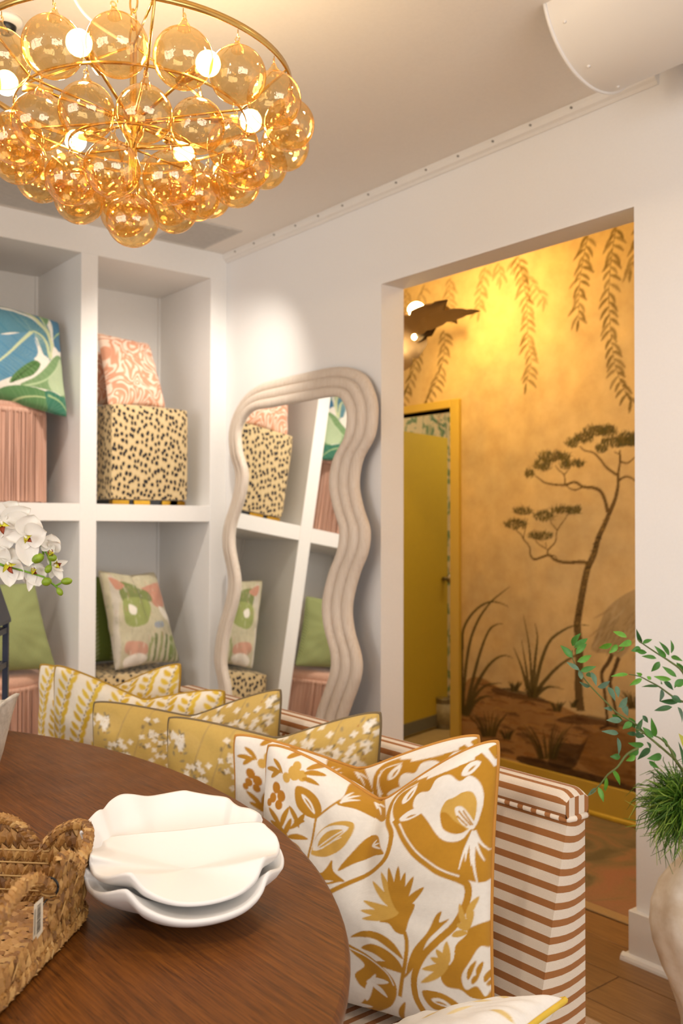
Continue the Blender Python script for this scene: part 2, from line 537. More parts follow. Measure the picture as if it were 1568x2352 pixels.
# ceiling return-air grilles by the shelf wall
grille_m = plain('grille_grey', (0.56, 0.53, 0.49), 0.6, nstr=0.0)
slot_m = plain('grille_slot', (0.36, 0.33, 0.30), 0.9, nstr=0.0)
def grille(x0, x1, y0, y1, label):
    g = thing('ceiling_grille', ((x0+x1)/2, (y0+y1)/2, H), label, 'vent', 'return-air grilles in the ceiling by the shelves')
    f_ = 0.012
    bars_mb(((x0, y0, H-0.006), (x0+f_, y1, H)), ((x1-f_, y0, H-0.006), (x1, y1, H)), ((x0+f_, y0, H-0.006), (x1-f_, y0+f_, H)), ((x0+f_, y1-f_, H-0.006), (x1-f_, y1, H))).build('frame', grille_m, g, False)
    bars_mb(((x0+f_, y0+f_, H-0.002), (x1-f_, y1-f_, H-0.0005))).build('backing', slot_m, g, False)
    s_ = MB(); n = int((x1-x0-2*f_)/0.0125)
    for k in range(n):
        xx = x0+f_+(k+0.5)*(x1-x0-2*f_)/n
        s_.box((xx-0.0042, y0+f_, H-0.0055), (xx+0.0042, y1-f_, H-0.002))
    s_.build('slats', grille_m, g, False, kind='stuff')
grille(0.03, 0.385, -0.435, -0.155, 'small slatted grille in the ceiling near the wall corner')
grille(0.03, 0.385, -1.42, -0.80, 'long slatted grille in the ceiling behind the chandelier')

# ================================================================== built-in bookcase
SB = -0.548
bk = thing('built_in_bookcase', (-0.27, -1.1, 0), 'white built-in bookcase of square open bays along the far wall', 'bookcase')
bars_mb(((SB-0.012, -2.96, 0), (SB, 0, H))).build('back_panel', shelf_m, bk, False)
edges = [(-0.096, 0.0), (-0.788, -0.706), (-1.48, -1.398), (-2.172, -2.09), (-2.96, -2.782)]
for i, (a, b) in enumerate(edges):
    bars_mb(((SB, a, 0), (0.0, b, H-0.136)), bev=0.0015).build('upright', shelf_m, bk, False)
bars_mb(((SB, -2.96, 2.6137), (0.0, 0.0, H)), bev=0.0015).build('header', shelf_m, bk, False)
for (a, b), (c, d) in zip(edges[:-1], edges[1:]):
    y0, y1 = d, a
    bars_mb(((SB, y0, 1.3694), (-0.0005, y1, 1.4494)), bev=0.0015).build('shelf_board', shelf_m, bk, False)
    bars_mb(((SB, y0, 0.0), (-0.0005, y1, 0.145)), bev=0.0015).build('plinth', shelf_m, bk, False)
    for z0, z1 in ((0.145, 1.3694), (1.4494, 2.6137)):
        for yy in (y0, y1-0.012):
            bars_mb(((SB, yy, z0), (SB+0.012, yy+0.012, z1))).build('corner_bead', shelf_m, bk, False)

# ================================================================== hall behind the opening
MY = 1.13
DX0, DX1, DH = -0.32, 0.516, 2.0
mus = NT('mustard_paint'); mus.base((0.52, 0.35, 0.045)); mus.set(Roughness=0.5)
mus.bump(mus.noise(mus.coord('Object'), 60), 0.04, 0.001)
mustard = mus.m
hall_wall_m = plain('hall_wall_gold', (0.62, 0.42, 0.17), 0.8, nscale=6, nstr=0.02, vary=0.08)
wh = struct(bars_mb(((-1.6, MY+0.004, 0), (DX0, MY+0.12, H)), ((DX1, MY+0.004, 0), (7.5, MY+0.12, H)), ((DX0, MY+0.004, DH), (DX1, MY+0.12, H))).build('wall_hall', hall_wall_m, None, False))
struct(bars_mb(((-1.6, TH, 0), (-1.5, MY, H))).build('wall_hall_end', hall_wall_m, None, False))
struct(bars_mb(((3.6, TH, 0), (3.7, MY, H))).build('wall_hall_near', hall_wall_m, None, False))
# mural, printed on the wall covering
XA, XB, ZA, ZB = -0.42, 2.60, 0.151, 2.75
nx, ny = 500, 432
mur = Canvas(XB-XA, ZB-ZA, nx, ny, (0.60, 0.43, 0.21), ss=2)
# cloudy wash of the printed ground colour
yy, xx = np.mgrid[0:ny*2, 0:nx*2]
def cloud(shape, cells, seed):
    r = np.random.default_rng(seed); g = r.random((cells+2, cells+2))
    y = np.linspace(0, cells, shape[0]); x = np.linspace(0, cells, shape[1])
    i = y.astype(int); j = x.astype(int); fy = (y-i)[:, None]; fx = (x-j)[None, :]
    fy = fy*fy*(3-2*fy); fx = fx*fx*(3-2*fx)
    return (g[i][:, j]*(1-fx)+g[i][:, j+1]*fx)*(1-fy)+(g[i+1][:, j]*(1-fx)+g[i+1][:, j+1]*fx)*fy
cl = 0.5*cloud(xx.shape, 7, 1)+0.3*cloud(xx.shape, 17, 2)+0.2*cloud(xx.shape, 45, 3)
mur.im *= (0.80+0.40*cl)[..., None]
mur.im += ((cl-0.5)[..., None]*np.array([0.06, 0.0, -0.05])).astype(np.float32)
def mp(pts):
    """photo pixels -> mural coordinates"""
    return [(lambda q: (q[0]-XA, q[2]-ZA))(on(u, v, 1, MY)) for u, v in pts]
PX = 0.0021
DK = '#3a2c0e'
def vine(px, n=None, sc=1.0, col='#5d4a16', al=0.85):
    P = catmull(mp(px), 10); d = np.r_[0, np.cumsum(np.linalg.norm(np.diff(P, axis=0), axis=1))]
    mur.stroke(P, 0.006, 0.003, col, al*0.8)
    t = 0; k = 0
    while t < d[-1]:
        x = np.interp(t, d, P[:, 0]); y = np.interp(t, d, P[:, 1])
        s_ = 1 if k % 2 else -1
        a = math.radians(-90+s_*random.uniform(28, 58)); l = sc*random.uniform(0.055, 0.085)
        mur.leaf((x, y), (x+l*math.cos(a), y+l*math.sin(a)), 0.017*sc, col, al*random.uniform(0.7, 1), 0.08*s_)
        t += 0.017*sc*random.uniform(0.8, 1.3); k += 1
    mur.leaf(P[-1], P[-1]+np.array([-0.01, -0.06]), 0.018, col, al)
vine([(1350, 540), (1338, 600), (1330, 660), (1328, 735)])
vine([(1415, 520), (1405, 580), (1398, 660), (1400, 740), (1410, 830), (1430, 890), (1448, 920)])
vine([(1470, 520), (1462, 580), (1448, 620)], al=0.7)
vine([(1190, 590), (1200, 640), (1210, 700), (1212, 780), (1220, 830), (1208, 880)], al=0.75)
vine([(1180, 600), (1215, 640), (1250, 690)], al=0.45)
vine([(1115, 615), (1105, 660), (1100, 715)], al=0.55)
vine([(1145, 605), (1150, 640)], al=0.5)
vine([(1035, 640), (1032, 690), (1040, 720)], al=0.5)
vine([(1020, 760), (1020, 810), (1005, 870), (980, 920)], al=0.75)
vine([(965, 780), (955, 830), (940, 880), (920, 930)], al=0.75)
vine([(975, 655), (965, 690)], al=0.45)
vine([(935, 665), (930, 720), (920, 770)], al=0.45)
for k in range(6):
    x = 1.80+k*0.13+random.uniform(-.03, .03); l = random.uniform(0.4, 1.0)
    Pm = [(x-XA, 2.75-ZA), (x-XA+random.uniform(-.05, .05), 2.75-ZA-l/2), (x-XA+random.uniform(-.08, .08), 2.75-ZA-l)]
    _mp = mp; mp = lambda q: q; vine(Pm, al=0.8); mp = _mp
# ground bank
def bank(px, col, al):
    mur.poly(catmull(mp(px), 6, True), col, al)
gnd = [(1040, 1620), (1075, 1560), (1110, 1558), (1160, 1585), (1215, 1598), (1270, 1612), (1330, 1640), (1390, 1655), (1470, 1665), (1700, 1640), (1900, 1700), (1900, 2000), (1480, 1835), (1380, 1808), (1280, 1778), (1180, 1745), (1060, 1712)]
bank(gnd, '#8a5a22', 0.75)
gp = mp(gnd)
for k in range(420):
    u = random.uniform(1050, 1560); vv = random.uniform(0, 1)
    top = np.interp(u, [1050, 1110, 1215, 1330, 1470, 1560], [1600, 1560, 1600, 1642, 1668, 1655]); bot = np.interp(u, [1050, 1180, 1380, 1560], [1710, 1745, 1808, 1858])
    y = top+(bot-top)*vv
    col = random.choice(['#5a3610', '#3d2408', '#a87838', '#b58a4c', '#6e4516', '#8a5c24'])
    l = random.uniform(10, 46); sl = 0.18
    q = mp([(u, y), (u+l*0.5, y+l*0.5*sl-random.uniform(0, 5)), (u+l, y+l*sl)])
    mur.stroke(q, random.uniform(0.006, 0.022)*(0.6+0.6*vv), None, col, random.uniform(0.25, 0.6), taper='both')
for px, col, al in [([(1335, 1705), (1360, 1685), (1400, 1675), (1450, 1690), (1475, 1715), (1475, 1800), (1400, 1790), (1330, 1750)], '#7d5522', 0.6),
                    ([(1290, 1705), (1335, 1708), (1350, 1690), (1330, 1740), (1310, 1765), (1260, 1755), (1270, 1720)], '#33210a', 0.75),
                    ([(1200, 1735), (1300, 1760), (1420, 1795), (1475, 1815), (1475, 1832), (1380, 1806), (1260, 1772), (1190, 1748)], '#2d1c08', 0.8),
                    ([(1280, 1650), (1330, 1640), (1400, 1650), (1460, 1655), (1470, 1668), (1400, 1665), (1300, 1660)], '#46290b', 0.7),
                    ([(1130, 1580), (1180, 1582), (1240, 1600), (1260, 1615), (1200, 1605), (1140, 1592)], '#3a2409', 0.7)]:
    bank(px, col, al)
# pine
bark = '#5c4620'
def br(px, w0, w1, col=bark, al=0.95):
    mur.stroke(mp(px), w0, w1, col, al)
Z1 = lambda pts: [(1100+x*370/1568, 940+y*370/1568) for x, y in pts]
br([(1333, 1632), (1328, 1580), (1330, 1500), (1325, 1440)]+Z1([(960, 2040), (1000, 1800), (1040, 1600), (1070, 1500)]), 0.048, 0.034)
br(Z1([(1070, 1510), (1120, 1400), (1160, 1250), (1220, 1120), (1270, 1000), (1320, 880), (1350, 740), (1350, 640), (1370, 500), (1365, 400)]), 0.034, 0.008)
for k in range(90):
    t = random.random(); pth = Z1([(955, 2400), (960, 2040), (1040, 1600), (1160, 1250), (1270, 1000)])
    q = catmull(mp(pth), 10); c = q[int(t*(len(q)-1))]
    mur.stroke([c+np.array([random.uniform(-.02, .012), 0]), c+np.array([random.uniform(-.01, .02), random.uniform(-.012, .012)])], 0.007, None, random.choice(['#2e2210', '#97793f', '#3a2c14']), 0.6)
br(Z1([(1250, 1000), (1220, 880), (1180, 800), (1110, 765), (1010, 755), (930, 710), (840, 735), (740, 735), (640, 715), (590, 680), (540, 645)]), 0.020, 0.006)
br(Z1([(1010, 755), (940, 785), (880, 770), (840, 735)]), 0.008, 0.006)
br(Z1([(835, 735), (825, 640), (770, 590), (740, 545)]), 0.009, 0.004)
br(Z1([(825, 640), (870, 590)]), 0.007, 0.004)
br(Z1([(1340, 640), (1240, 570), (1170, 480), (1110, 425), (1020, 400), (980, 360)]), 0.014, 0.005)
br(Z1([(1370, 510), (1440, 525), (1500, 480), (1560, 430)]), 0.010, 0.004)
br(Z1([(1355, 700), (1400, 665), (1470, 665), (1560, 730)]), 0.012, 0.006)
br(Z1([(1365, 440), (1310, 415)]), 0.008, 0.004)
br(Z1([(1060, 1505), (1010, 1485), (900, 1490), (800, 1485), (730, 1460), (680, 1420), (620, 1435), (540, 1460), (500, 1420), (490, 1340), (430, 1260), (410, 1220), (360, 1180)]), 0.018, 0.006)
br(Z1([(760, 1475), (740, 1430), (680, 1415)]), 0.007, 0.005)
br(Z1([(670, 1410), (670, 1370), (740, 1290), (760, 1180), (840, 1060), (870, 1010)]), 0.010, 0.004)
br(Z1([(660, 1360), (590, 1320), (550, 1280)]), 0.007, 0.004)
br(Z1([(655, 1340), (645, 1290)]), 0.006, 0.004)
br(Z1([(760, 1180), (710, 1120), (690, 1090)]), 0.007, 0.004)
br(Z1([(430, 1260), (450, 1160), (470, 1060)]), 0.007, 0.004)
def needles(zx, zy, rx, ry, n=150):
    for k in range(n):
        a = random.uniform(0, 2*math.pi); r = math.sqrt(random.random())
        x = zx+rx*r*math.cos(a); y = zy+ry*r*math.sin(a)
        th = math.radians(random.gauss(90, 34)); l = random.uniform(22, 52)
        q = mp(Z1([(x, y), (x+l*math.cos(th), y-l*math.sin(th))]))
        mur.stroke(q, 0.0055, 0.002, random.choice(['#4b3f14', '#5a4d1c', '#3b3210', '#6a5b28', '#43452a']), 0.7)
for b in [(360, 1130, 110, 45), (430, 1000, 90, 35), (630, 1050, 95, 50), (800, 990, 100, 35), (920, 990, 70, 40), (600, 1240, 115, 40),
          (490, 640, 45, 40), (620, 550, 90, 60), (690, 470, 120, 50), (830, 480, 60, 40), (840, 550, 60, 40), (960, 540, 60, 35),
          (900, 340, 55, 45), (1020, 290, 100, 50), (1130, 220, 120, 50), (1250, 220, 100, 50), (1190, 390, 60, 40), (1320, 330, 140, 50), (1440, 300, 110, 60), (1560, 300, 110, 60), (1480, 330, 60, 40), (1680, 320, 120, 60)]:
    needles(*b, n=int(b[2]*b[3]/34)+30)
# heron
Z2 = lambda pts: [(1040+x*440/1568, 1380+y*440/1568) for x, y in pts]
heron = Z2([(1560, -120), (1470, -90), (1350, -20), (1260, 60), (1210, 160), (1150, 320), (1130, 390), (1180, 420), (1280, 430), (1370, 460), (1440, 380), (1500, 300), (1750, 260), (1950, 60), (1900, -150), (1750, -220)])
mur.poly(catmull(mp(heron), 6, True), '#a08a66', 0.75)
for k in range(120):
    x = random.uniform(1180, 1800); y = random.uniform(-120, 400)
    if y < 60-(x-1260)*0.75 and x < 1500: continue
    if y > 440-(x-1250)*0.35: continue
    l = random.uniform(60, 190); a = math.radians(random.gauss(122, 12))
    q = mp(Z2([(x, y), (x+l*0.5*math.cos(a)+8, y+l*0.5*math.sin(a)), (x+l*math.cos(a), y+l*math.sin(a))]))
    mur.stroke(q, 0.010, 0.003, random.choice(['#8a7450', '#b8a582', '#97825c', '#7c6642']), 0.45, taper='both')
for leg in ([(1300, 430), (1270, 500), (1215, 590), (1235, 720), (1250, 850), (1265, 1020)], [(1355, 460), (1320, 560), (1285, 650), (1300, 760), (1330, 900), (1340, 1040)]):
    br(Z2(leg), 0.022, 0.014, '#4a3312')
br(Z2([(1200, 1045), (1270, 1020), (1360, 1040)]), 0.012, 0.006, '#3a260c')
# grass clumps
def blade(px, w_=0.022, col='#4f431a', al=0.92):
    mur.stroke(mp(px), w_, 0.002, col, al)
for b in [[(95, 940), (85, 760), (130, 380), (200, 170), (300, 20), (390, -60), (470, -120)], [(80, 930), (70, 700), (75, 400), (90, 220), (180, 80), (290, 10), (380, 15), (460, 50)],
          [(100, 940), (150, 700), (220, 430), (290, 250), (350, 195), (410, 185)], [(110, 930), (180, 720), (260, 570), (340, 480), (420, 445), (490, 465)],
          [(120, 900), (180, 780), (270, 690), (400, 670)], [(120, 930), (180, 830), (260, 780), (330, 790)]]:
    blade(Z2(b), 0.030)
for b in [[(640, 760), (640, 600), (620, 350), (575, 110)], [(650, 760), (670, 500), (690, 300), (670, 180)], [(620, 740), (600, 560), (560, 310)], [(610, 720), (560, 540), (495, 375)],
          [(660, 760), (720, 500), (790, 330), (900, 240), (1000, 200), (1110, 198)], [(670, 760), (760, 640), (880, 520), (1010, 440), (1060, 430)], [(680, 770), (740, 720), (800, 700), (910, 718)]]:
    blade(Z2(b), 0.026)
for cx_, cy_, n, hgt in ((300, 1110, 26, 220), (780, 1290, 26, 300), (650, 790, 22, 110), (500, 740, 26, 90), (850, 900, 18, 90), (980, 870, 14, 70), (440, 1130, 14, 90), (1480, 880, 12, 160)):
    for k in range(n):
        s_ = random.uniform(-1, 1); h_ = hgt*random.uniform(0.55, 1)
        x0 = cx_+s_*hgt*0.25
        blade(Z2([(x0, cy_), (x0+s_*h_*0.3, cy_-h_*0.6), (x0+s_*h_*0.75, cy_-h_)]), 0.014, random.choice(['#3d3312', '#57491c', '#4a3c14']), 0.8)
im = mur.verts()
gx = np.linspace(XA, XB, nx); gz = np.linspace(ZA, ZB, ny)
VX, VZ = np.meshgrid(gx, gz)
verts = np.stack([VX, np.full_like(VX, MY), VZ], -1).reshape(-1, 3)
ii, jj = np.mgrid[0:ny-1, 0:nx-1]
cx_ = (gx[:-1]+gx[1:])/2; cz_ = (gz[:-1]+gz[1:])/2
keep = ~((cx_[None, :] > DX0-0.06) & (cx_[None, :] < DX1+0.06) & (cz_[:, None] < DH+0.035))
idx = (ii*nx+jj)[keep]
quads = np.c_[idx, idx+1, idx+1+nx, idx+nx]
def big_mesh(name, verts, quads, mat, uvs=None, cols=None):
    me = bpy.data.meshes.new(name)
    me.vertices.add(len(verts)); me.vertices.foreach_set('co', np.asarray(verts, np.float32).ravel())
    me.loops.add(quads.size); me.loops.foreach_set('vertex_index', quads.astype(np.int32).ravel())
    me.polygons.add(len(quads)); me.polygons.foreach_set('loop_start', np.arange(0, quads.size, 4, dtype=np.int32))
    me.update(calc_edges=True)
    finish(me, mat, True, uvs, cols)
    return me
mt = NT('mural_paper')
a_ = mt.add('ShaderNodeAttribute', attribute_name='print')
nn = mt.noise(mt.coord('Object'), 9, 6, 0.6)
mt.base(mt.mix(0.55, a_.outputs['Color'], mt.ramp(nn, [(0.3, (0.62, 0.55, 0.45)), (0.7, (1, 1, 1))]), 'MULTIPLY'))
mt.set(Roughness=0.8); mt.b.inputs['Specular IOR Level'].default_value = 0.25
mo = link('mural_paper', big_mesh('mural_paper', verts, quads, mt.m, None, im.reshape(-1, 3)), wh)
mo['label'] = 'golden mural of pine, heron, grasses and willow fronds'
# mustard door casing, baseboard, door
cas = struct(bars_mb(((DX1-0.0, MY-0.022, 0), (DX1+0.066, MY+0.13, DH+0.044)), ((DX0-0.066, MY-0.022, 0), (DX0, MY+0.13, DH+0.044)), ((DX0, MY-0.022, DH), (DX1, MY+0.13, DH+0.044)), bev=0.003).build('trim_2', mustard, None, False))
hb = struct(bars_mb(((DX1+0.066, MY-0.016, 0.0), (3.6, MY+0.004, 0.151)), ((-1.5, MY-0.016, 0.0), (DX0-0.066, MY+0.004, 0.151)), bev=0.002).build('baseboard_hall', mustard, None, False))
bars_mb(((DX1+0.066, MY-0.03, 0.0), (3.6, MY-0.016, 0.022)), bev=0.005).build('shoe_moulding', plain('mustard_bright', (0.62, 0.42, 0.04), 0.4, nstr=0), hb, False)
d1 = struct(link('door_1', None)); d1.location = (-0.20, MY+0.12, 0.0)
ang = math.atan2(0.97, -0.243)
d1.rotation_euler = (0, 0, ang)
dl = MB(); dl.box((0, -0.02, 0.012), (0.76, 0.02, 1.955), 0.002); link('door_leaf', new_mesh('door_leaf', dl.v, dl.f, plain('door_yellow', (0.58, 0.405, 0.035), 0.45, nscale=30, nstr=0.03, vary=0.02), False), d1)
kp = MB(); kp.box((0.0, -0.026, 0.02), (0.76, -0.02, 0.10)); link('kick_strip', new_mesh('kick_strip', kp.v, kp.f, plain('grey_vinyl', '#6f6a5f', 0.6, nstr=0), False), d1)
kn = MB(); kn.tube([(0.70, -0.02, 1.0), (0.70, -0.055, 1.0)], 0.012, 10); kn.ellipsoid((0.70, -0.07, 1.0), 0.03, 0.022, 0.03, 12, 8); kn.lathe([(0.0, 0), (0.032, 0)], (0.70, -0.021, 1.0), 14)
link('door_knob', new_mesh('door_knob', kn.v, kn.f, plain('satin_nickel', '#8d8378', 0.3, 0.9, nstr=0)), d1)
# washroom behind the door
wp = NT('tropical_wallpaper'); v = wp.coord('Object', (1, 1, 0.55))
n1 = wp.noise(v, 7, 4, 0.6, 2.5); n2 = wp.noise(v, 4.3, 3, 0.5, 3.0)
g1 = wp.ramp(n1, [(0.50, '#efe0bf'), (0.54, '#8ea77c'), (0.62, '#5f8a76'), (0.66, '#efe0bf')])
wp.base(wp.mix(wp.ramp(n2, [(0.60, (0, 0, 0)), (0.66, (1, 1, 1))]), g1, '#e2ab8e')); wp.set(Roughness=0.8)
struct(bars_mb(((-1.12, MY+0.12, 0), (-1.0, 3.2, H)), ((-1.0, 3.05, 0), (1.2, 3.2, H)), ((1.1, MY+0.12, 0), (1.2, 3.05, H))).build('wall_washroom', wp.m, None, False))
struct(bars_mb(((-1.0, MY+0.02, 0.0), (1.1, 3.05, 0.006))).build('floor_washroom', plain('pale_vinyl', '#b09a72', 0.5, nscale=20, nstr=0.02, vary=0.1), None, False))
point('washroom_lamp', (0.3, 2.2, 2.45), 16, (1.0, 0.82, 0.55), 0.08)

# paint cans on the washroom floor
steel = plain('tin_steel', '#8b8378', 0.35, 0.75, nstr=0)
def can(x, y, r, h, label):
    t = thing('paint_can', (x, y, 0.006), label, 'paint can', 'paint cans on the washroom floor')
    m = MB(); m.lathe([(0, 0), (r, 0), (r, 0.01), (r*0.985, 0.014), (r*0.985, h-0.014), (r, h-0.01), (r, h), (r*0.9, h), (r*0.88, h-0.012), (0, h-0.012)], (x, y, 0.006), 28)
    m.build('can_body', steel, t)
    m = MB(); m.lathe([(r*0.992, 0.03), (r*0.995, 0.03), (r*0.995, h-0.035), (r*0.992, h-0.035)], (x, y, 0.006), 28)
    m.build('paper_label', plain('can_label', '#a59a86', 0.6, nscale=25, vary=0.25, nstr=0), t)
    m = MB(); m.tube([(x+r*1.02*math.cos(a), y+r*1.02*math.sin(a), 0.006+h*0.82-0.05*math.sin((a-0.6)/math.pi*math.pi)) for a in np.linspace(-2.6, 0.5, 16)], 0.002, 6)
    m.build('wire_handle', steel, t)
can(-0.33, 1.93, 0.084, 0.20, 'round steel paint can by the yellow door, nearer of two')
can(-0.17, 2.20, 0.084, 0.20, 'round steel paint can by the door casing, farther of two')

# hall rug
rt = NT('hall_rug_pile'); v = rt.coord('Object')
n1 = rt.noise(v, 3.2, 4, 0.55, 1.2); n2 = rt.noise(v, 90, 2)
c = rt.ramp(n1, [(0.36, '#6a6146'), (0.45, '#847353'), (0.53, '#a07a58'), (0.66, '#a8765a')])
rt.base(rt.mix(rt.math('MULTIPLY', n2, 0.4), c, '#6b4a2c')); rt.set(Roughness=0.95); rt.bump(n2, 0.5, 0.003)
hr = thing('hall_rug', (1.5, 0.6, 0), 'faded terracotta and green floral rug on the hall floor', 'rug')
bars_mb(((0.75, 0.245, 0.0005), (3.3, 1.075, 0.010)), bev=0.003).build('pile', rt.m, hr, False)
bars_mb(((0.75, 0.195, 0.0005), (3.3, 0.245, 0.009)), bev=0.003).build('border', plain('rug_border', '#a98a5e', 0.95, nscale=200, nstr=0.4), hr, False)
# pale rug under the table
rg = tag(bars_mb(((0.3, -4.2, 0.0005), (4.6, -0.412, 0.012)), bev=0.004).build('dining_rug', plain('rug_sand', '#b99c80', 0.95, nscale=160, nstr=0.5, vary=0.12), None, False), 'sand coloured flat rug under the sofa and table', 'rug')

# ================================================================== pillows (one builder)
def project(P):
    d = np.asarray(P, float)-CAM
    z = d@_fw
    return np.stack([784+F_PX*(d@_rt)/z, 1176-F_PX*(d@_up)/z], -1)
CH0 = 0.08
def chop_g(S):
    a = np.sqrt((S-CH0)**2+0.004)
    return np.clip(1-a/(1.0+CH0*np.sign(-(S-CH0))), 0, 1)**1.6
def pillow(name, label, TL, TR, BR, BL, thick, n, canvas, mat, pipe=None, chop=0.0, k=0.07, group=None, seed=0, back=None, puff=0.42, wr=0.004, cat='pillow', sag=0.0):
    TL, TR, BR, BL = [np.asarray(p, float) for p in (TL, TR, BR, BL)]
    ctr = (TL+TR+BR+BL)/4
    nrm = np.cross(TR-TL, TL-BL); nrm /= np.linalg.norm(nrm)
    if np.dot(nrm, CAM-ctr) < 0: nrm = -nrm
    r = np.random.default_rng(seed); ph = r.random(8)*6.28
    upd = ((TL+TR)-(BL+BR)); upd = upd/np.linalg.norm(upd)
    def surf(S, T, sgn):
        s2 = S*(1-k*(1-np.abs(T)**2.2)); t2 = T*(1-k*(1-np.abs(S)**2.2))
        cr = 1-0.028*(np.abs(S)*np.abs(T))**9; s2 = s2*cr; t2 = t2*cr
        a = ((s2+1)/2)[..., None]; b = ((t2+1)/2)[..., None]
        P = (BL*(1-a)+BR*a)*(1-b)+(TL*(1-a)+TR*a)*b
        h = (np.clip((1-S**2)*(1-T**2), 0, 1))**puff
        hh = thick/2*h
        if chop:
            g = chop_g(S)*np.clip((T+1)/2, 0, 1)**2.5
            P = P-upd*(chop*g)[..., None]
            hh = hh*(1-0.55*np.exp(-((S-CH0)/0.10)**2)*np.clip((T+0.2)/1.2, 0, 1)**1.2*(sgn > 0))
        if sag:
            P = P-np.array([0, 0, 1.0])*(sag*(1-T**2)*(1-S**2))[..., None]
        w_ = wr*(np.sin(7*S+3*T+ph[0])*np.sin(5*T-2*S+ph[1])+0.6*np.sin(13*S*T+ph[2])+0.5*np.sin(9*np.arctan2(T, S)*2+ph[3])*np.hypot(S, T)**2)*np.clip(h*1.6, 0, 1)
        return P+nrm*((sgn*hh+w_)[..., None])
    th = thing(name, (BL+BR)/2-np.array([0, 0, 0.0]), label, cat, group)
    org = np.array(th.location)
    ax = np.linspace(-1, 1, n); ax = np.sign(ax)*np.abs(ax)**0.92
    S, T = np.meshgrid(ax, ax)
    V1 = surf(S, T, 1).reshape(-1, 3)
    n2 = max(14, n//6)
    ax2 = np.linspace(-1, 1, n2); S2, T2 = np.meshgrid(ax2, ax2)
    V2 = surf(S2, T2, -1).reshape(-1, 3)
    def q(m, off, flip):
        i, j = np.mgrid[0:m-1, 0:m-1]; a = (i*m+j).ravel()+off
        Q = np.c_[a, a+1, a+1+m, a+m]
        return Q[:, ::-1] if flip else Q
    flipf = np.dot(np.cross(TR-TL, TL-BL), nrm) < 0
    quads = np.r_[q(n, 0, flipf), q(n2, n*n, not flipf)]
    U = np.c_[(S.ravel()+1)/2, (T.ravel()+1)/2]; U2 = np.c_[(1-S2.ravel())/2, (T2.ravel()+1)/2]
    cols = None
    if canvas is not None:
        c1 = canvas.sample(U[:, 0], U[:, 1])
        c2 = canvas.sample(U2[:, 0], U2[:, 1]) if back is None else np.tile(np.array(lin(back)), (len(U2), 1))
        cols = np.r_[c1, c2]
    link('cover', big_mesh('cover', np.r_[V1, V2]-org, quads, mat, np.r_[U, U2], cols), th)
    if pipe:
        e = np.sin(np.linspace(-1, 1, 40)*math.pi/2)[:-1]; one = np.ones_like(e)
        Sb = np.r_[e, one, -e, -one]; Tb = np.r_[-one, e, one, -e]
        P = surf(Sb, Tb, 1)
        m = MB(); m.tube(P-org, pipe[1], 6, closed=True)
        link('piping', new_mesh('piping', m.v, m.f, pipe[0]), th)
    return th

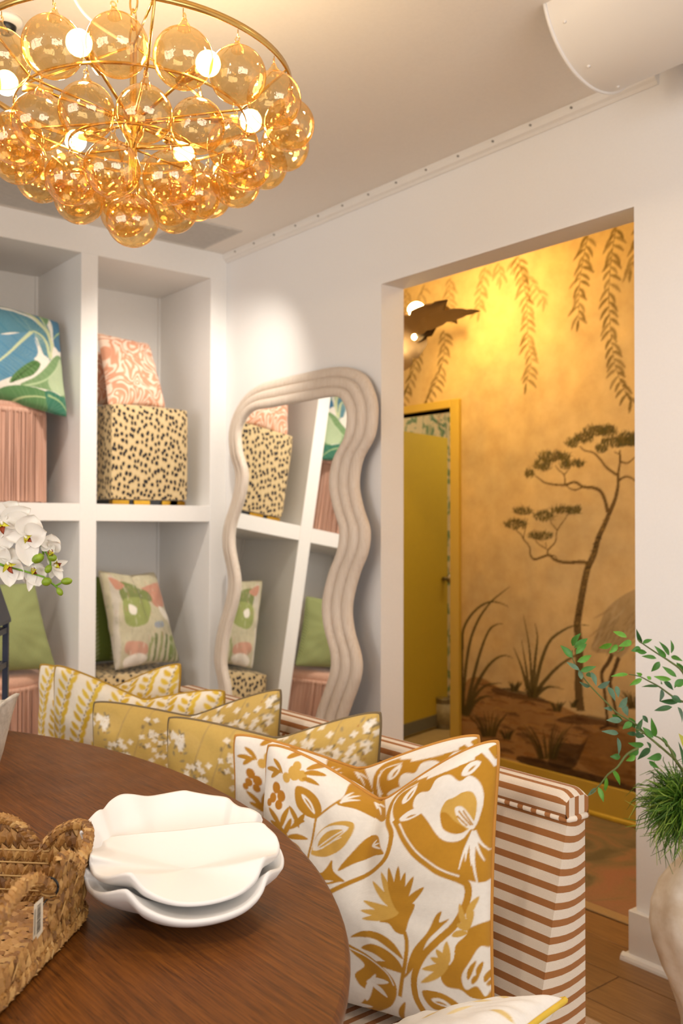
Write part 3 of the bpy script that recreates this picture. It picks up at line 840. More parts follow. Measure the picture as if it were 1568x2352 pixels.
# ------------------------------------------------------------------ prints
OCH, LOC, CRM = '#b98628', '#cfa54f', '#ebe6dd'
def ochre_canvas(px_corners, chop_u):
    """print of the ochre pillows; traced in photo pixels, mapped to the cloth"""
    cv = Canvas(1, 1, 330, 330, CRM, 2)
    f = homography(px_corners, [(0, 1), (1, 1), (1, 0), (0, 0)])
    def Z(pts):
        q = f([(500+x/1.8233, 1650+y/1.8233) for x, y in pts]); p0 = q[:, 1].copy()
        for _ in range(6): q[:, 1] = p0+chop_u*chop_g(q[:, 0]*2-1)*np.clip(q[:, 1], 0, 1.2)**2.5
        return q
    W = 1/1000.0
    def P(pts, c=OCH, al=1.0): cv.poly(catmull(Z(pts), 5, True), c, al)
    def St(pts, w_, c=OCH, al=1.0, w1=None): cv.stroke(Z(pts), w_*W, None if w1 is None else w1*W, c, al)
    def Lf(a, b, w_, c=OCH, al=1.0, bend=0.05): q = Z([a, b]); cv.leaf(q[0], q[1], w_*W, c, al, bend)
    # upper right bloom
    P([(1190, 90), (1100, 140), (1000, 185), (870, 225), (790, 260), (752, 310), (756, 370), (800, 430), (880, 530), (960, 590), (1040, 620), (1090, 645), (1180, 660), (1230, 500), (1230, 100)])
    P([(905, 275), (930, 230), (990, 212), (1040, 240), (1080, 220), (1130, 260), (1148, 330), (1125, 420), (1100, 440), (1060, 482), (1000, 480), (950, 440), (890, 370), (842, 345), (838, 310), (860, 285)], CRM)
    P([(985, 320), (1020, 305), (1060, 285), (1100, 290), (1122, 335), (1115, 400), (1090, 440), (1040, 452), (990, 430), (965, 370)], LOC)
    P([(965, 372), (990, 365), (1030, 400), (1080, 440), (1040, 455), (985, 430)], OCH)
    P([(1028, 350), (1060, 345), (1100, 390), (1117, 432), (1095, 440), (1050, 402)], CRM)
    for a, b in (((1045, 360), (1100, 425)), ((1065, 360), (1108, 425)), ((1040, 380), (1085, 425))): St([a, b], 5, OCH)
    Lf((793, 330), (838, 255), 40, CRM); Lf((805, 315), (828, 275), 10, OCH)
    Lf((785, 392), (892, 355), 42, CRM); Lf((815, 385), (860, 370), 8, OCH)
    Lf((1045, 217), (1120, 168), 42, CRM); Lf((1070, 205), (1100, 180), 9, OCH)
    St([(880, 228), (980, 190), (1090, 150)], 12, CRM); St([(1120, 110), (1165, 150), (1190, 185)], 26, CRM); St([(1150, 110), (1185, 160)], 10, OCH)
    for b in ((1062, 600), (1085, 570), (1112, 590), (1140, 690), (1160, 580), (1175, 540)): St([(1112, 450), ((1112+b[0])/2-8, (450+b[1])/2), b], 15, CRM, 1, 3)
    # trailing stems
    St([(770, 390), (850, 500), (960, 590), (1060, 640), (1096, 672), (1090, 740), (1040, 830), (960, 900), (900, 960), (862, 1040), (852, 1130), (868, 1200), (890, 1250)], 24)
    St([(790, 405), (860, 495), (965, 580), (1065, 628)], 6, CRM)
    St([(498, 690), (600, 640), (700, 588), (752, 530), (764, 450), (738, 395), (735, 330), (760, 285), (830, 240)], 19)
    St([(748, 330), (770, 290), (840, 250)], 5, CRM)
    # upper left sprigs
    P([(525, 190), (590, 245), (650, 300), (722, 375), (705, 402), (650, 388), (600, 352), (540, 334), (520, 322), (538, 290), (532, 240)])
    for b in ((590, 300), (600, 318), (565, 285), (540, 318)): Lf((530, 322), b, 9, CRM)
    for b in ((700, 350), (690, 380), (660, 360)): Lf((640, 330), b, 8, CRM)
    P([(355, 258), (400, 265), (442, 300), (462, 347), (445, 382), (400, 372), (362, 332)]); Lf((380, 285), (435, 366), 26, CRM); Lf((392, 300), (425, 352), 8, OCH)
    for c, r in (((340, 205), 34), ((372, 215), 26), ((310, 225), 24), ((345, 178), 22)): cv.disc(Z([c])[0], r*W*0.9, LOC)
    for a, b in (((212, 200), (285, 210)), ((245, 155), (292, 212)), ((380, 190), (462, 180)), ((376, 205), (458, 215)), ((372, 225), (445, 250)), ((300, 150), (352, 128)), ((235, 235), (285, 200)), ((400, 130), (470, 165)), ((430, 180), (500, 190))): Lf(a, b, 22)
    for c, r in (((265, 270), 24), ((292, 300), 24), ((255, 310), 20), ((285, 335), 20), ((240, 330), 16)): cv.disc(Z([c])[0], r*W, '#b5791f')
    for a, b in (((240, 350), (305, 430)), ((330, 335), (372, 425)), ((300, 425), (330, 340)), ((395, 365), (335, 430)), ((325, 462), (412, 468)), ((338, 478), (402, 545)), ((250, 400), (330, 460)), ((340, 385), (300, 470)), ((350, 400), (395, 395))): Lf(a, b, 24)
    St([(415, 560), (432, 450), (440, 382)], 10); St([(440, 382), (490, 340), (530, 310)], 8)
    # pod leaf
    P([(430, 512), (455, 440), (520, 396), (592, 398), (598, 440), (562, 500), (500, 534), (440, 532)], LOC)
    Lf((436, 512), (582, 416), 62, CRM); Lf((455, 500), (565, 428), 40, LOC); St([(450, 505), (570, 425)], 5, CRM); St([(470, 505), (555, 455)], 4, CRM)
    P([(548, 592), (600, 520), (650, 465), (700, 456), (722, 500), (738, 525), (690, 536), (620, 562)])
    for b in ((715, 482), (722, 505), (700, 470)): Lf((672, 500), b, 10, CRM)
    P([(462, 628), (500, 580), (522, 548), (530, 592), (578, 636), (510, 630)])
    Lf((430, 640), (500, 600), 20); St([(430, 560), (480, 640), (560, 632)], 9)
    # thistle
    P([(765, 745), (800, 712), (842, 728), (875, 738), (848, 800), (828, 858), (790, 850), (762, 815), (722, 806), (752, 790)])
    for b, c in (((688, 638), LOC), ((728, 598), LOC), ((762, 578), OCH), ((806, 572), OCH), ((836, 598), OCH), ((874, 615), OCH), ((918, 662), OCH), ((652, 718), LOC), ((642, 758), LOC), ((648, 792), LOC), ((876, 735), OCH)): Lf((806, 770), b, 30, c, 1, 0.03)
    St([(828, 850), (836, 900), (826, 980), (802, 1060), (782, 1140)], 15)
    P([(596, 872), (650, 845), (720, 855), (782, 900), (818, 968), (770, 932), (700, 882), (640, 872)]); P([(636, 922), (680, 902), (740, 925), (792, 970), (812, 1024), (750, 992), (690, 946)])
    P([(828, 1020), (860, 930), (920, 860), (958, 790), (986, 772), (972, 818), (1014, 808), (930, 884), (892, 955), (842, 1026)]); Lf((690, 985), (808, 1030), 26)
    St([(800, 1060), (850, 1010), (880, 950)], 9); St([(720, 985), (800, 1028)], 7)
    # lower left medallion
    P([(560, 890), (650, 945), (710, 995), (762, 1060), (772, 1120), (742, 1182), (680, 1222), (620, 1244), (500, 1290), (480, 1220), (560, 1210), (600, 1185), (642, 1130), (612, 1090), (600, 1040), (642, 1000), (600, 945)])
    St([(585, 920), (660, 965), (735, 1030), (762, 1090)], 5, CRM)
    Lf((628, 1172), (686, 1040), 26, CRM); Lf((640, 1080), (742, 1076), 26, CRM); Lf((660, 1085), (726, 1148), 22, CRM); Lf((545, 1208), (645, 1204), 24, CRM); Lf((552, 1215), (582, 1285), 22, CRM); Lf((560, 1212), (628, 1240), 18, CRM)
    P([(500, 900), (560, 940), (600, 1000), (635, 1000), (598, 1045), (612, 1090), (640, 1130), (590, 1185), (500, 1200)], CRM)
    # lower right peony
    P([(1040, 920), (1085, 880), (1100, 852), (1180, 838), (1230, 900), (1240, 1140), (1200, 1165), (1100, 1152), (1050, 1112), (990, 1092), (974, 1040), (1030, 980)])
    P([(1062, 1050), (1100, 990), (1140, 936), (1175, 958), (1192, 1010), (1182, 1080), (1152, 1152), (1120, 1100), (1072, 1112)], CRM)
    for a, b in (((1085, 1070), (1125, 990)), ((1125, 1060), (1150, 1000)), ((1150, 1090), (1182, 1040)), ((1160, 1110), (1180, 1090)), ((1100, 1090), (1135, 1050))): Lf(a, b, 16)
    for b in ((932, 965), (958, 930), (1002, 900), (895, 1012), (885, 1072)): Lf((1012, 992), b, 26, LOC)
    for a, b in (((1092, 868), (1062, 742)), ((1088, 810), (1142, 722)), ((1090, 860), (1120, 780)), ((1022, 880), (1092, 872)), ((1045, 832), (1090, 862))): Lf(a, b, 22, LOC)
    P([(888, 1108), (960, 1118), (1022, 1160), (1034, 1192), (940, 1204), (900, 1172)]); Lf((920, 1150), (1004, 1188), 26, CRM); Lf((935, 1160), (985, 1180), 8)
    Lf((760, 1275), (802, 1165), 22); Lf((850, 1230), (790, 1280), 22); St([(900, 1250), (960, 1230), (1040, 1225)], 14)
    Lf((1100, 1200), (1180, 1170), 30); Lf((1080, 1240), (1200, 1230), 30); P([(700, 1290), (760, 1250), (830, 1262), (820, 1330), (700, 1340)])
    return cv

def vine_canvas(seed, ncol=7, slant=0.10):
    cv = Canvas(1, 1, 190, 190, '#efe7d6', 2); r = random.Random(seed)
    for c in range(-2, ncol+3):
        x0 = (c+0.4)/ncol
        pts = [(x0+slant*(y-0.5)*1.6+0.018*math.sin(6*y+c), y) for y in np.linspace(-0.05, 1.05, 12)]
        P = catmull(pts, 8)
        y = -0.02
        while y < 1.04:
            x = np.interp(y, P[:, 1], P[:, 0])
            for s_ in (-1, 1):
                a = math.radians(90-s_*(34+r.uniform(-5, 5))+8); l = 0.066*r.uniform(0.9, 1.1)
                cv.leaf((x+s_*0.006, y), (x+s_*0.012+l*math.cos(a), y+l*math.sin(a)), 0.029, r.choice(['#dbb62a', '#d3ad22', '#e0bf3c']), 0.97, -0.06*s_)
            y += 0.050
        y = 0
        while y < 1.04:
            x = np.interp(y, P[:, 1], P[:, 0]); cv.disc((x, y), 0.0042, '#6b4a10', 0.85, 0.0075); y += 0.025
    return cv
def blossom_canvas(seed):
    cv = Canvas(1, 1, 200, 200, '#c6a75a', 2); r = random.Random(seed)
    for k in range(26):
        x, y = r.random(), r.random(); cv.disc((x, y), r.uniform(.05, .16), r.choice(['#cfb06a', '#bd9c4c', '#c9a95c']), 0.35, r.uniform(.03, .1))
    for k in range(5):
        x = 0.12+0.2*k+r.uniform(-.05, .05)
        cv.stroke([(x, -0.02), (x+0.04, 0.3), (x-0.02, 0.62), (x+0.06, 1.0)], 0.012, 0.005, '#9c8760', 0.6)
    cl = [(0.50, 0.80), (0.56, 0.70), (0.63, 0.62), (0.90, 0.82), (0.86, 0.70), (0.92, 0.62), (0.76, 0.55), (0.12, 0.40), (0.40, 0.42), (0.46, 0.30), (0.30, 0.22), (0.66, 0.30), (0.84, 0.38), (0.20, 0.72), (0.72, 0.90), (0.58, 0.88), (0.95, 0.92), (0.80, 0.84), (0.08, 0.86), (0.26, 0.55), (0.55, 0.52), (0.36, 0.82)]
    for cx_, cy_ in cl:
        for k in range(14):
            x = cx_+r.gauss(0, .045); y = cy_+r.gauss(0, .045)
            a = r.uniform(0, 6.28); cv.leaf((x, y), (x+.03*math.cos(a), y+.03*math.sin(a)), 0.012, r.choice(['#6f6a5c', '#8a8068', '#5f5a50']), 0.75)
        for k in range(13):
            x = cx_+r.gauss(0, .04); y = cy_+r.gauss(0, .055); ro = r.uniform(0, 6.28)
            for j in range(4):
                a = ro+j*1.57; cv.leaf((x, y), (x+.019*math.cos(a), y+.019*math.sin(a)), 0.014, r.choice(['#efe8da', '#e9e0cc', '#f3eee2']), 0.85)
        for k in range(2):
            cv.disc((cx_+r.gauss(0, .04), cy_+r.gauss(0, .05)), 0.004, '#a05a2a', 0.8)
    return cv

# ================================================================== things on the bookcase
leo = NT('leopard_velvet'); v = leo.coord('UV')
nz = leo.add('ShaderNodeTexNoise'); nz.inputs['Scale'].default_value = 9; leo.link(v, nz.inputs['Vector'])
vm = leo.add('ShaderNodeVectorMath', operation='SCALE'); vm.inputs['Scale'].default_value = 0.05
leo.link(nz.outputs['Color'], vm.inputs[0])
va = leo.add('ShaderNodeVectorMath', operation='ADD'); leo.link(v, va.inputs[0]); leo.link(vm.outputs[0], va.inputs[1])
vo = leo.add('ShaderNodeTexVoronoi', feature='F1', voronoi_dimensions='2D'); vo.inputs['Scale'].default_value = 16; vo.inputs['Randomness'].default_value = 0.72
sc_ = leo.add('ShaderNodeMapping'); sc_.inputs['Scale'].default_value = (1.12, 0.86, 1); sc_.inputs['Rotation'].default_value = (0, 0, 0.3)
leo.link(va.outputs[0], sc_.inputs['Vector']); leo.link(sc_.outputs[0], vo.inputs['Vector'])
leo.base(leo.ramp(vo.outputs['Distance'], [(0.0, '#17131a'), (0.27, '#1c1618'), (0.34, '#cbb080'), (1.0, '#d8c397')]))
leo.set(Roughness=0.8); leo.b.inputs['Sheen Weight'].default_value = 0.2
leo.bump(leo.noise(leo.coord('Object'), 300, 2), 0.15, 0.001)
leopard = leo.m
black_m = plain('black_lacquer', '#0d0c0c', 0.35, nstr=0)
brass_m = plain('brushed_brass', '#b5882e', 0.28, 1.0, nscale=200, nstr=0.03, vary=0.1)
def rounded_box(lo, hi, r, puff=0.0, n=10):
    lo = np.array(lo, float); hi = np.array(hi, float); c = (lo+hi)/2; h = (hi-lo)/2
    m = MB(); ax = np.linspace(-1, 1, n+1)
    for a in range(3):
        for sg in (-1, 1):
            U, V = np.meshgrid(ax, ax)
            Q = np.zeros((n+1, n+1, 3)); o = [k for k in range(3) if k != a]
            Q[..., a] = sg; Q[..., o[0]] = U; Q[..., o[1]] = V
            P = Q*h
            inner = np.clip(P, -(h-r), h-r); d = P-inner; ln = np.linalg.norm(d, axis=-1, keepdims=True)
            P = inner+d/np.maximum(ln, 1e-9)*r
            if puff:
                P[..., a] += sg*puff*((1-U**2)*(1-V**2))
            m.grid(P+c, flip=(sg < 0) ^ (a == 1))
    return m
def leopard_ottoman(x0, x1, y0, y1, z0, label):
    t = thing('leopard_ottoman', ((x0+x1)/2, (y0+y1)/2, z0), label, 'ottoman', 'leopard ottomans on the bookcase')
    rounded_box((x0, y0, z0+0.022), (x1, y1, z0+0.490), 0.022, 0.008).build('body', leopard, t, True, uv=True)
    bars_mb(((x0+0.02, y0+0.02, z0), (x1-0.02, y1-0.02, z0+0.026))).build('plinth', black_m, t, False)
    for fx in (x0+0.01, x1-0.05):
        for fy in (y0+0.015, y0+0.30*(y1-y0), y0+0.66*(y1-y0), y1-0.10):
            bars_mb(((fx, fy, z0), (fx+0.04, fy+0.085, z0+0.0225))).build('foot', brass_m, t, False)
    return t
leopard_ottoman(-0.47, -0.045, -0.615, -0.192, 1.4494, 'leopard spotted cube ottoman on the upper shelf under the pink pillows')
leopard_ottoman(-0.47, -0.045, -0.665, -0.225, 0.145, 'leopard spotted cube ottoman in the lower bay under the painterly pillow')

pink_t = NT('blush_velvet'); v = pink_t.coord('Object', (60, 60, 2.0)); n1 = pink_t.noise(v, 3, 3)
pink_t.base(pink_t.ramp(n1, [(0.3, '#cb9c86'), (0.7, '#dbae97')])); pink_t.set(Roughness=0.85); pink_t.b.inputs['Sheen Weight'].default_value = 0.4
pink_m = pink_t.m
fr_t = NT('blush_fringe'); oi = fr_t.noise(fr_t.coord('Object', (38, 38, 0.6)), 4, 2)
fr_t.base(fr_t.ramp(oi, [(0.32, '#c4957f'), (0.6, '#e0b5a0'), (0.75, '#e8c2ae')])); fr_t.set(Roughness=0.8)
def fringe_ottoman(cx, cy, r, z0, h, label):
    t = thing('fringed_ottoman', (cx, cy, z0), label, 'ottoman', 'blush fringed ottomans on the bookcase')
    m = MB(); m.lathe([(0, 0.0), (r-0.02, 0.0), (r-0.02, h-0.07), (r-0.006, h-0.05), (r, h-0.028), (r-0.012, h-0.008), (r-0.05, h+0.004), (r*0.5, h+0.016), (0, h+0.018)], (cx, cy, z0), 40)
    m.build('seat', pink_m, t)
    m = MB(); m.lathe([(r-0.02, h-0.072), (r-0.001, h-0.072), (r+0.001, h-0.05), (r-0.02, h-0.05)], (cx, cy, z0), 40); m.build('braid', fr_t.m, t)
    m = MB(); rr = random.Random(5)
    for k in range(330):
        a = 2*math.pi*k/330; ra = r-0.004+rr.uniform(-0.005, 0.004); w_ = 0.0026
        x, y = cx+ra*math.cos(a), cy+ra*math.sin(a); dx, dy = rr.uniform(-.004, .004), rr.uniform(-.004, .004)
        m.tube([(x, y, z0+h-0.06), (x+dx*.4, y+dy*.4, z0+h*0.5), (x+dx, y+dy, z0+0.004+rr.uniform(0, .006))], w_, 4, cap=False)
    o = m.build('fringe', fr_t.m, t, kind='stuff')
    return t
fringe_ottoman(-0.285, -1.095, 0.238, 1.4494, 0.478, 'blush pink ottoman with long fringe on the upper shelf')
fringe_ottoman(-0.285, -1.10, 0.238, 0.145, 0.525, 'blush pink ottoman with long fringe in the lower bay')

# pink woodgrain pillows
pk = NT('pink_moire'); v = pk.coord('UV')
nn = pk.noise(v, 2.6, 2, 0.5, 0.8)
sw = pk.math('SINE', pk.math('MULTIPLY', nn, 62))
pk.base(pk.ramp(pk.math('MULTIPLY_ADD', sw, 0.5, 0.5), [(0.25, '#d79a7c'), (0.55, '#e3b295'), (0.75, '#f0d6c2')])); pk.set(Roughness=0.85)
pk.b.inputs['Sheen Weight'].default_value = 0.2
pink_pil = pk.m
zt = 1.4494+0.503
pillow('pink_pillow', 'pink woodgrain patterned pillow on the upper leopard ottoman, front of two', (-0.20, -0.625, 2.30), (-0.23, -0.325, 2.285), (-0.115, -0.285, zt-0.01), (-0.10, -0.605, zt-0.035), 0.13, 60, None, pink_pil, None, 0, 0.06, 'pink pillows on the upper shelf', 3)
pillow('pink_pillow', 'pink pillow mostly hidden behind the front pink one beside the shelf upright', (-0.40, -0.690, 2.26), (-0.42, -0.36, 2.24), (-0.335, -0.35, zt), (-0.32, -0.690, zt), 0.11, 40, None, pink_pil, None, 0, 0.06, 'pink pillows on the upper shelf', 4)

# palm pillow
pc = Canvas(1, 1, 220, 220, '#f0eadf', 2)
PALM_C = ((-0.20, -1.42, 2.40), (-0.18, -0.818, 2.315), (-0.06, -0.822, 1.845), (-0.05, -1.40, 1.93))
f = homography([tuple(project(np.array(p))) for p in PALM_C], [(0, 1), (1, 1), (1, 0), (0, 0)])
ZP = lambda pts: f([(x*240/1411, 660+y*240/1411) for x, y in pts])
def pleaf(out, rib, body, vein, ribc='#c9d3a0', rw=0.035, nv=26):
    pc.poly(catmull(ZP(out), 6, True), body)
    R2 = catmull(ZP(rib), 10); O = catmull(ZP(out), 8, True)
    for k in range(nv):
        b = R2[int((k+0.5)/nv*(len(R2)-1))]
        for s_ in (-1, 1):
            T = R2[min(len(R2)-1, int((k+1.5)/nv*(len(R2)-1)))]-b; T = T/max(np.linalg.norm(T), 1e-6); N = np.array([-T[1], T[0]])*s_
            e = b+(N*0.9-T*0.25)*0.30
            # keep veins inside the leaf
            pc.stroke([b, b+(e-b)*0.5+T*0.01, e], 0.006, 0.003, vein, 0.22)
    pc.stroke(R2, rw, rw*0.35, ribc, 0.95)
pleaf([(-360, 60), (-100, 120), (200, 200), (420, 300), (580, 520), (660, 800), (650, 1000), (560, 700), (420, 480), (200, 360), (0, 300), (-360, 320)], [(660, 1050), (640, 850), (540, 620), (400, 440), (200, 310), (-200, 240)], '#3c6f92', '#9fc0b8', '#d5d9a8', 0.06)
pleaf([(-360, 320), (0, 350), (200, 400), (420, 520), (600, 760), (640, 1080), (560, 1060), (480, 900), (400, 760), (100, 720), (-360, 760)], [(640, 1080), (560, 820), (420, 700), (360, 700)], '#4f8499', '#b9d0bb', '#cfd8a8', 0.03)
pleaf([(-360, 780), (0, 760), (340, 700), (420, 800), (460, 950), (400, 1100), (300, 1180), (150, 1260), (60, 1330), (-360, 1400)], [(360, 700), (200, 850), (0, 1040), (-300, 1250)], '#5b90b0', '#c6d8c0', '#d5deb0', 0.03)
pleaf([(380, 240), (560, 310), (640, 380), (600, 560), (560, 520), (470, 400)], [(390, 270), (500, 420), (580, 600), (640, 720)], '#6f9468', '#a8c090', '#c3d09a', 0.02, 10)
pleaf([(640, 370), (860, 420), (960, 520), (1000, 900), (900, 850), (800, 950), (700, 900), (680, 620)], [(900, 640), (780, 680), (690, 780)], '#47789a', '#8fb5a4', '#a9c48f', 0.02, 14)
pc.poly(catmull(ZP([(690, 900), (800, 960), (880, 900), (960, 960), (960, 1080), (800, 1010), (680, 1060)]), 5, True), '#f2ece2')
pc.poly(catmull(ZP([(400, 790), (450, 900), (520, 1010), (620, 1100), (500, 1220), (380, 1330), (200, 1400), (250, 1330), (420, 1200), (480, 1160), (390, 1090), (460, 1010)]), 5, True), '#f2ece2')
pleaf([(60, 1400), (100, 1300), (250, 1180), (400, 1110), (480, 1170), (380, 1300), (200, 1360)], [(90, 1390), (250, 1260), (420, 1140)], '#567f48', '#3e5a30', '#3f5d30', 0.015, 10)
pleaf([(200, 1420), (400, 1330), (560, 1200), (680, 1060), (790, 1000), (950, 1080), (980, 1400), (900, 1560), (700, 1500), (400, 1450)], [(250, 1440), (560, 1360), (800, 1130)], '#7fa06f', '#c2d3ae', '#b9cfa3', 0.02, 12)
pc.poly(catmull(ZP([(800, 1050), (900, 1080), (960, 1300), (850, 1520), (650, 1480), (600, 1350), (720, 1200)]), 5, True), '#c3d2ae', 0.8)
for yy0, cA_, cB_ in ((0, '#4d7fa0', '#9fc0b8'), (420, '#5d9070', '#b5cc9e'), (860, '#3f7494', '#9fc0b8'), (1280, '#6f9c64', '#b9cfa3')):
    pleaf([(-1500, yy0+380), (-1250, yy0+160), (-900, yy0+40), (-500, yy0+120), (-380, yy0+300), (-600, yy0+420), (-1000, yy0+440)], [(-1480, yy0+370), (-1000, yy0+240), (-420, yy0+260)], cA_, cB_, '#d5d9a8', 0.03, 18)
pleaf([(-300, 1760), (-100, 1480), (200, 1430), (500, 1480), (760, 1560), (900, 1640), (860, 1800), (300, 1800)], [(-200, 1700), (300, 1560), (760, 1600)], '#5f8a58', '#a9c291', '#c3d09a', 0.02, 16)
pleaf([(560, 1500), (800, 1540), (960, 1560), (1000, 1800), (700, 1800)], [(600, 1540), (800, 1620), (960, 1760)], '#3f7a62', '#8fb59a', '#a9c48f', 0.02, 8)
palm_m = weave_print('palm_print_cotton')
pillow('palm_pillow', 'large blue and green banana leaf pillow on the upper fringed ottoman', *PALM_C, 0.17, 130, pc, palm_m, None, 0, 0.05, None, 5, puff=0.38)

# painterly pillow in the lower bay
gc = Canvas(1, 1, 150, 150, '#c9c1a4', 2)
PAINT_C = ((-0.17, -0.625, 1.135), (-0.21, -0.295, 1.115), (-0.085, -0.215, 0.658), (-0.075, -0.575, 0.648))
fg = homography([tuple(project(np.array(p))) for p in PAINT_C], [(0, 1), (1, 1), (1, 0), (0, 0)])
ZG = lambda pts: fg([(x/3.136, 1120+y/3.136) for x, y in pts])
GP = lambda pts, c, al=1.0: gc.poly(catmull(ZG(pts), 5, True), c, al)
for k in range(60):
    x, y = random.random(), random.random(); gc.disc((x, y), random.uniform(.02, .08), random.choice(['#d8cfb4', '#b9b394', '#cfc6a8', '#bdb59b']), 0.4, random.uniform(.01, .04))
GP([(750, 630), (800, 660), (820, 760), (800, 900), (850, 1320), (800, 1250), (770, 900)], '#cfc7b8')
GP([(980, 700), (1190, 680), (1210, 800), (1100, 850), (1030, 800)], '#c9937d'); GP([(820, 660), (1000, 720), (1040, 800), (900, 780), (830, 800)], '#808a55')
GP([(830, 800), (900, 770), (1000, 790), (1030, 860), (1000, 960), (900, 990), (840, 940)], '#9aa463'); GP([(870, 820), (920, 850), (910, 900), (870, 880)], '#efe9dc')
GP([(1090, 840), (1180, 880), (1260, 960), (1230, 980), (1130, 920)], '#ece5d6'); GP([(1060, 960), (1120, 950), (1130, 990), (1070, 1000)], '#9aa2ae')
GP([(870, 1100), (1000, 1120), (1030, 1200), (960, 1240), (860, 1180)], '#cd9d87'); GP([(750, 640), (800, 650), (850, 690), (790, 720)], '#c9937d')
for x in (1040, 1080, 1120, 1160, 1200, 1240, 1270):
    gc.stroke(ZG([(x+random.uniform(-20, 20), 1060+random.uniform(-30, 40)), (x, 1150), (x+10, 1270)]), 0.05, 0.03, random.choice(['#7f8b50', '#959d66', '#6c7b48']), 0.9)
GP([(870, 1240), (960, 1200), (1040, 1240), (1000, 1300), (900, 1320)], '#efe6d8'); GP([(1190, 1060), (1220, 1100), (1230, 1240), (1190, 1230)], '#7f9150', 0.8)
for k in range(240):
    x, y = random.random(), random.random(); a = random.uniform(-.5, .5); l = random.uniform(.02, .09)
    gc.leaf((x, y), (x+l*math.sin(a), y+l*math.cos(a)), random.uniform(.008, .025), random.choice(['#b0a98c', '#d9d0b8', '#8d9468', '#c99a86', '#a9a28c', '#e2dac6']), 0.38)
painterly_m = weave_print('painterly_linen')
zl = 0.145+0.503
pillow('painterly_pillow', 'green and pink brushstroke pillow on the lower leopard ottoman', *PAINT_C, 0.15, 90, gc, painterly_m, None, 0.01, 0.06, None, 6)
lc = Canvas(1, 1, 90, 90, '#76893f', 2)
for x in (0.32, 0.68):
    for k in range(22):
        y = k/21
        for s_ in (-1, 1): lc.leaf((x, y), (x+s_*0.09, y+0.05), 0.035, '#c9cfa0', 0.9)
pillow('leaf_stripe_pillow', 'dark green pillow with pale leaf stripes behind the brushstroke pillow', (-0.42, -0.692, 1.11), (-0.40, -0.34, 1.09), (-0.33, -0.34, zl), (-0.34, -0.692, zl), 0.11, 60, lc, weave_print('leaf_stripe_cotton'), None, 0, 0.06, None, 7)
gs_t = NT('green_stripe_weave'); v = gs_t.coord('UV', (1, 1, 1), (0, 0, 0.35))
wv = gs_t.add('ShaderNodeTexWave', bands_direction='X'); wv.inputs['Scale'].default_value = 22; gs_t.link(v, wv.inputs['Vector'])
gs_t.base(gs_t.ramp(wv.outputs['Fac'], [(0.2, '#7d874c'), (0.8, '#a6ad79')])); gs_t.set(Roughness=0.85)
pillow('green_pillow', 'plain light green ribbed pillow on the lower fringed ottoman', (-0.18, -1.36, 1.10), (-0.17, -0.93, 1.085), (-0.085, -0.855, 0.685), (-0.075, -1.38, 0.69), 0.16, 60, None, gs_t.m, None, 0, 0.06, None, 8)

# ================================================================== wavy floor mirror leaning on the right wall
LEAN = math.radians(4.8)
MUP = np.array([0, math.sin(LEAN), math.cos(LEAN)]); MN = np.array([0, -math.cos(LEAN), math.sin(LEAN)]); MX = np.array([1.0, 0, 0])
M0 = np.array([0.6, -0.030-2.05*math.tan(LEAN), 0.0])        # foot line of the glass plane
def mloc(u, v, off=0.040):
    r = ray(u, v); o = M0+MN*off
    t = np.dot(o-CAM, MN)/np.dot(r, MN); p = CAM+r*t-M0
    return np.array([p@MX, p@MUP])
# the glass outline: sides follow the wave, top corners rounded
lf = [mloc(*q) for q in [(548, 985), (550, 1035), (563, 1085), (556, 1140), (536, 1205), (533, 1255), (546, 1330), (540, 1385), (522, 1450), (513, 1520), (523, 1580)]]
rf = [mloc(*q) for q in [(795, 955), (788, 1005), (763, 1055), (754, 1110), (763, 1165), (777, 1215), (772, 1265), (752, 1320), (738, 1385), (742, 1440), (757, 1500), (756, 1545), (738, 1600)]]
per = 0.51
def extend(side, zmin):
    side = [np.array(p) for p in side]
    b = side[-1][1]-0.08
    while b > zmin:
        src = np.array(side)[::-1]
        side.append(np.array([np.interp(b+per, src[:, 1], src[:, 0]), b])); b -= 0.08
    return side
lf = extend(lf, 0.24); rf = extend(rf, 0.24)
top = [mloc(573, 945), mloc(620, 935), mloc(690, 922), mloc(750, 911), mloc(775, 912), mloc(788, 928)]
bot = [np.array([lf[-1][0]+0.09, 0.165]), np.array([(lf[-1][0]+rf[-1][0])/2, 0.155]), np.array([rf[-1][0]-0.09, 0.165])]
inner = catmull(lf[::-1]+top+rf+bot[::-1], 5, True)
# frame offset directions come from a plain rounded rectangle, so that the waves run parallel
c0 = np.array([(min(p[0] for p in lf)+max(p[0] for p in rf))/2, 1.06]); hw, hh = 0.36, 0.88
q_ = inner-c0
sx = np.clip(np.abs(q_[:, 0])-(hw-0.16), 0, None); sy = np.clip(np.abs(q_[:, 1])-(hh-0.16), 0, None)
ND = np.stack([np.sign(q_[:, 0])*sx, np.sign(q_[:, 1])*sy], -1)
ND /= np.maximum(np.linalg.norm(ND, axis=1, keepdims=True), 1e-6)
for _ in range(6): ND = (np.roll(ND, 1, 0)+ND*2+np.roll(ND, -1, 0))/4
ND /= np.linalg.norm(ND, axis=1, keepdims=True)
mir = thing('floor_mirror', (0.6, M0[1]-0.03, 0.0), 'tall wavy floor mirror in a stepped whitewashed frame leaning on the wall', 'mirror')
def m3(p2, off): return M0+p2[:, :1]*MX+p2[:, 1:]*MUP+off*MN
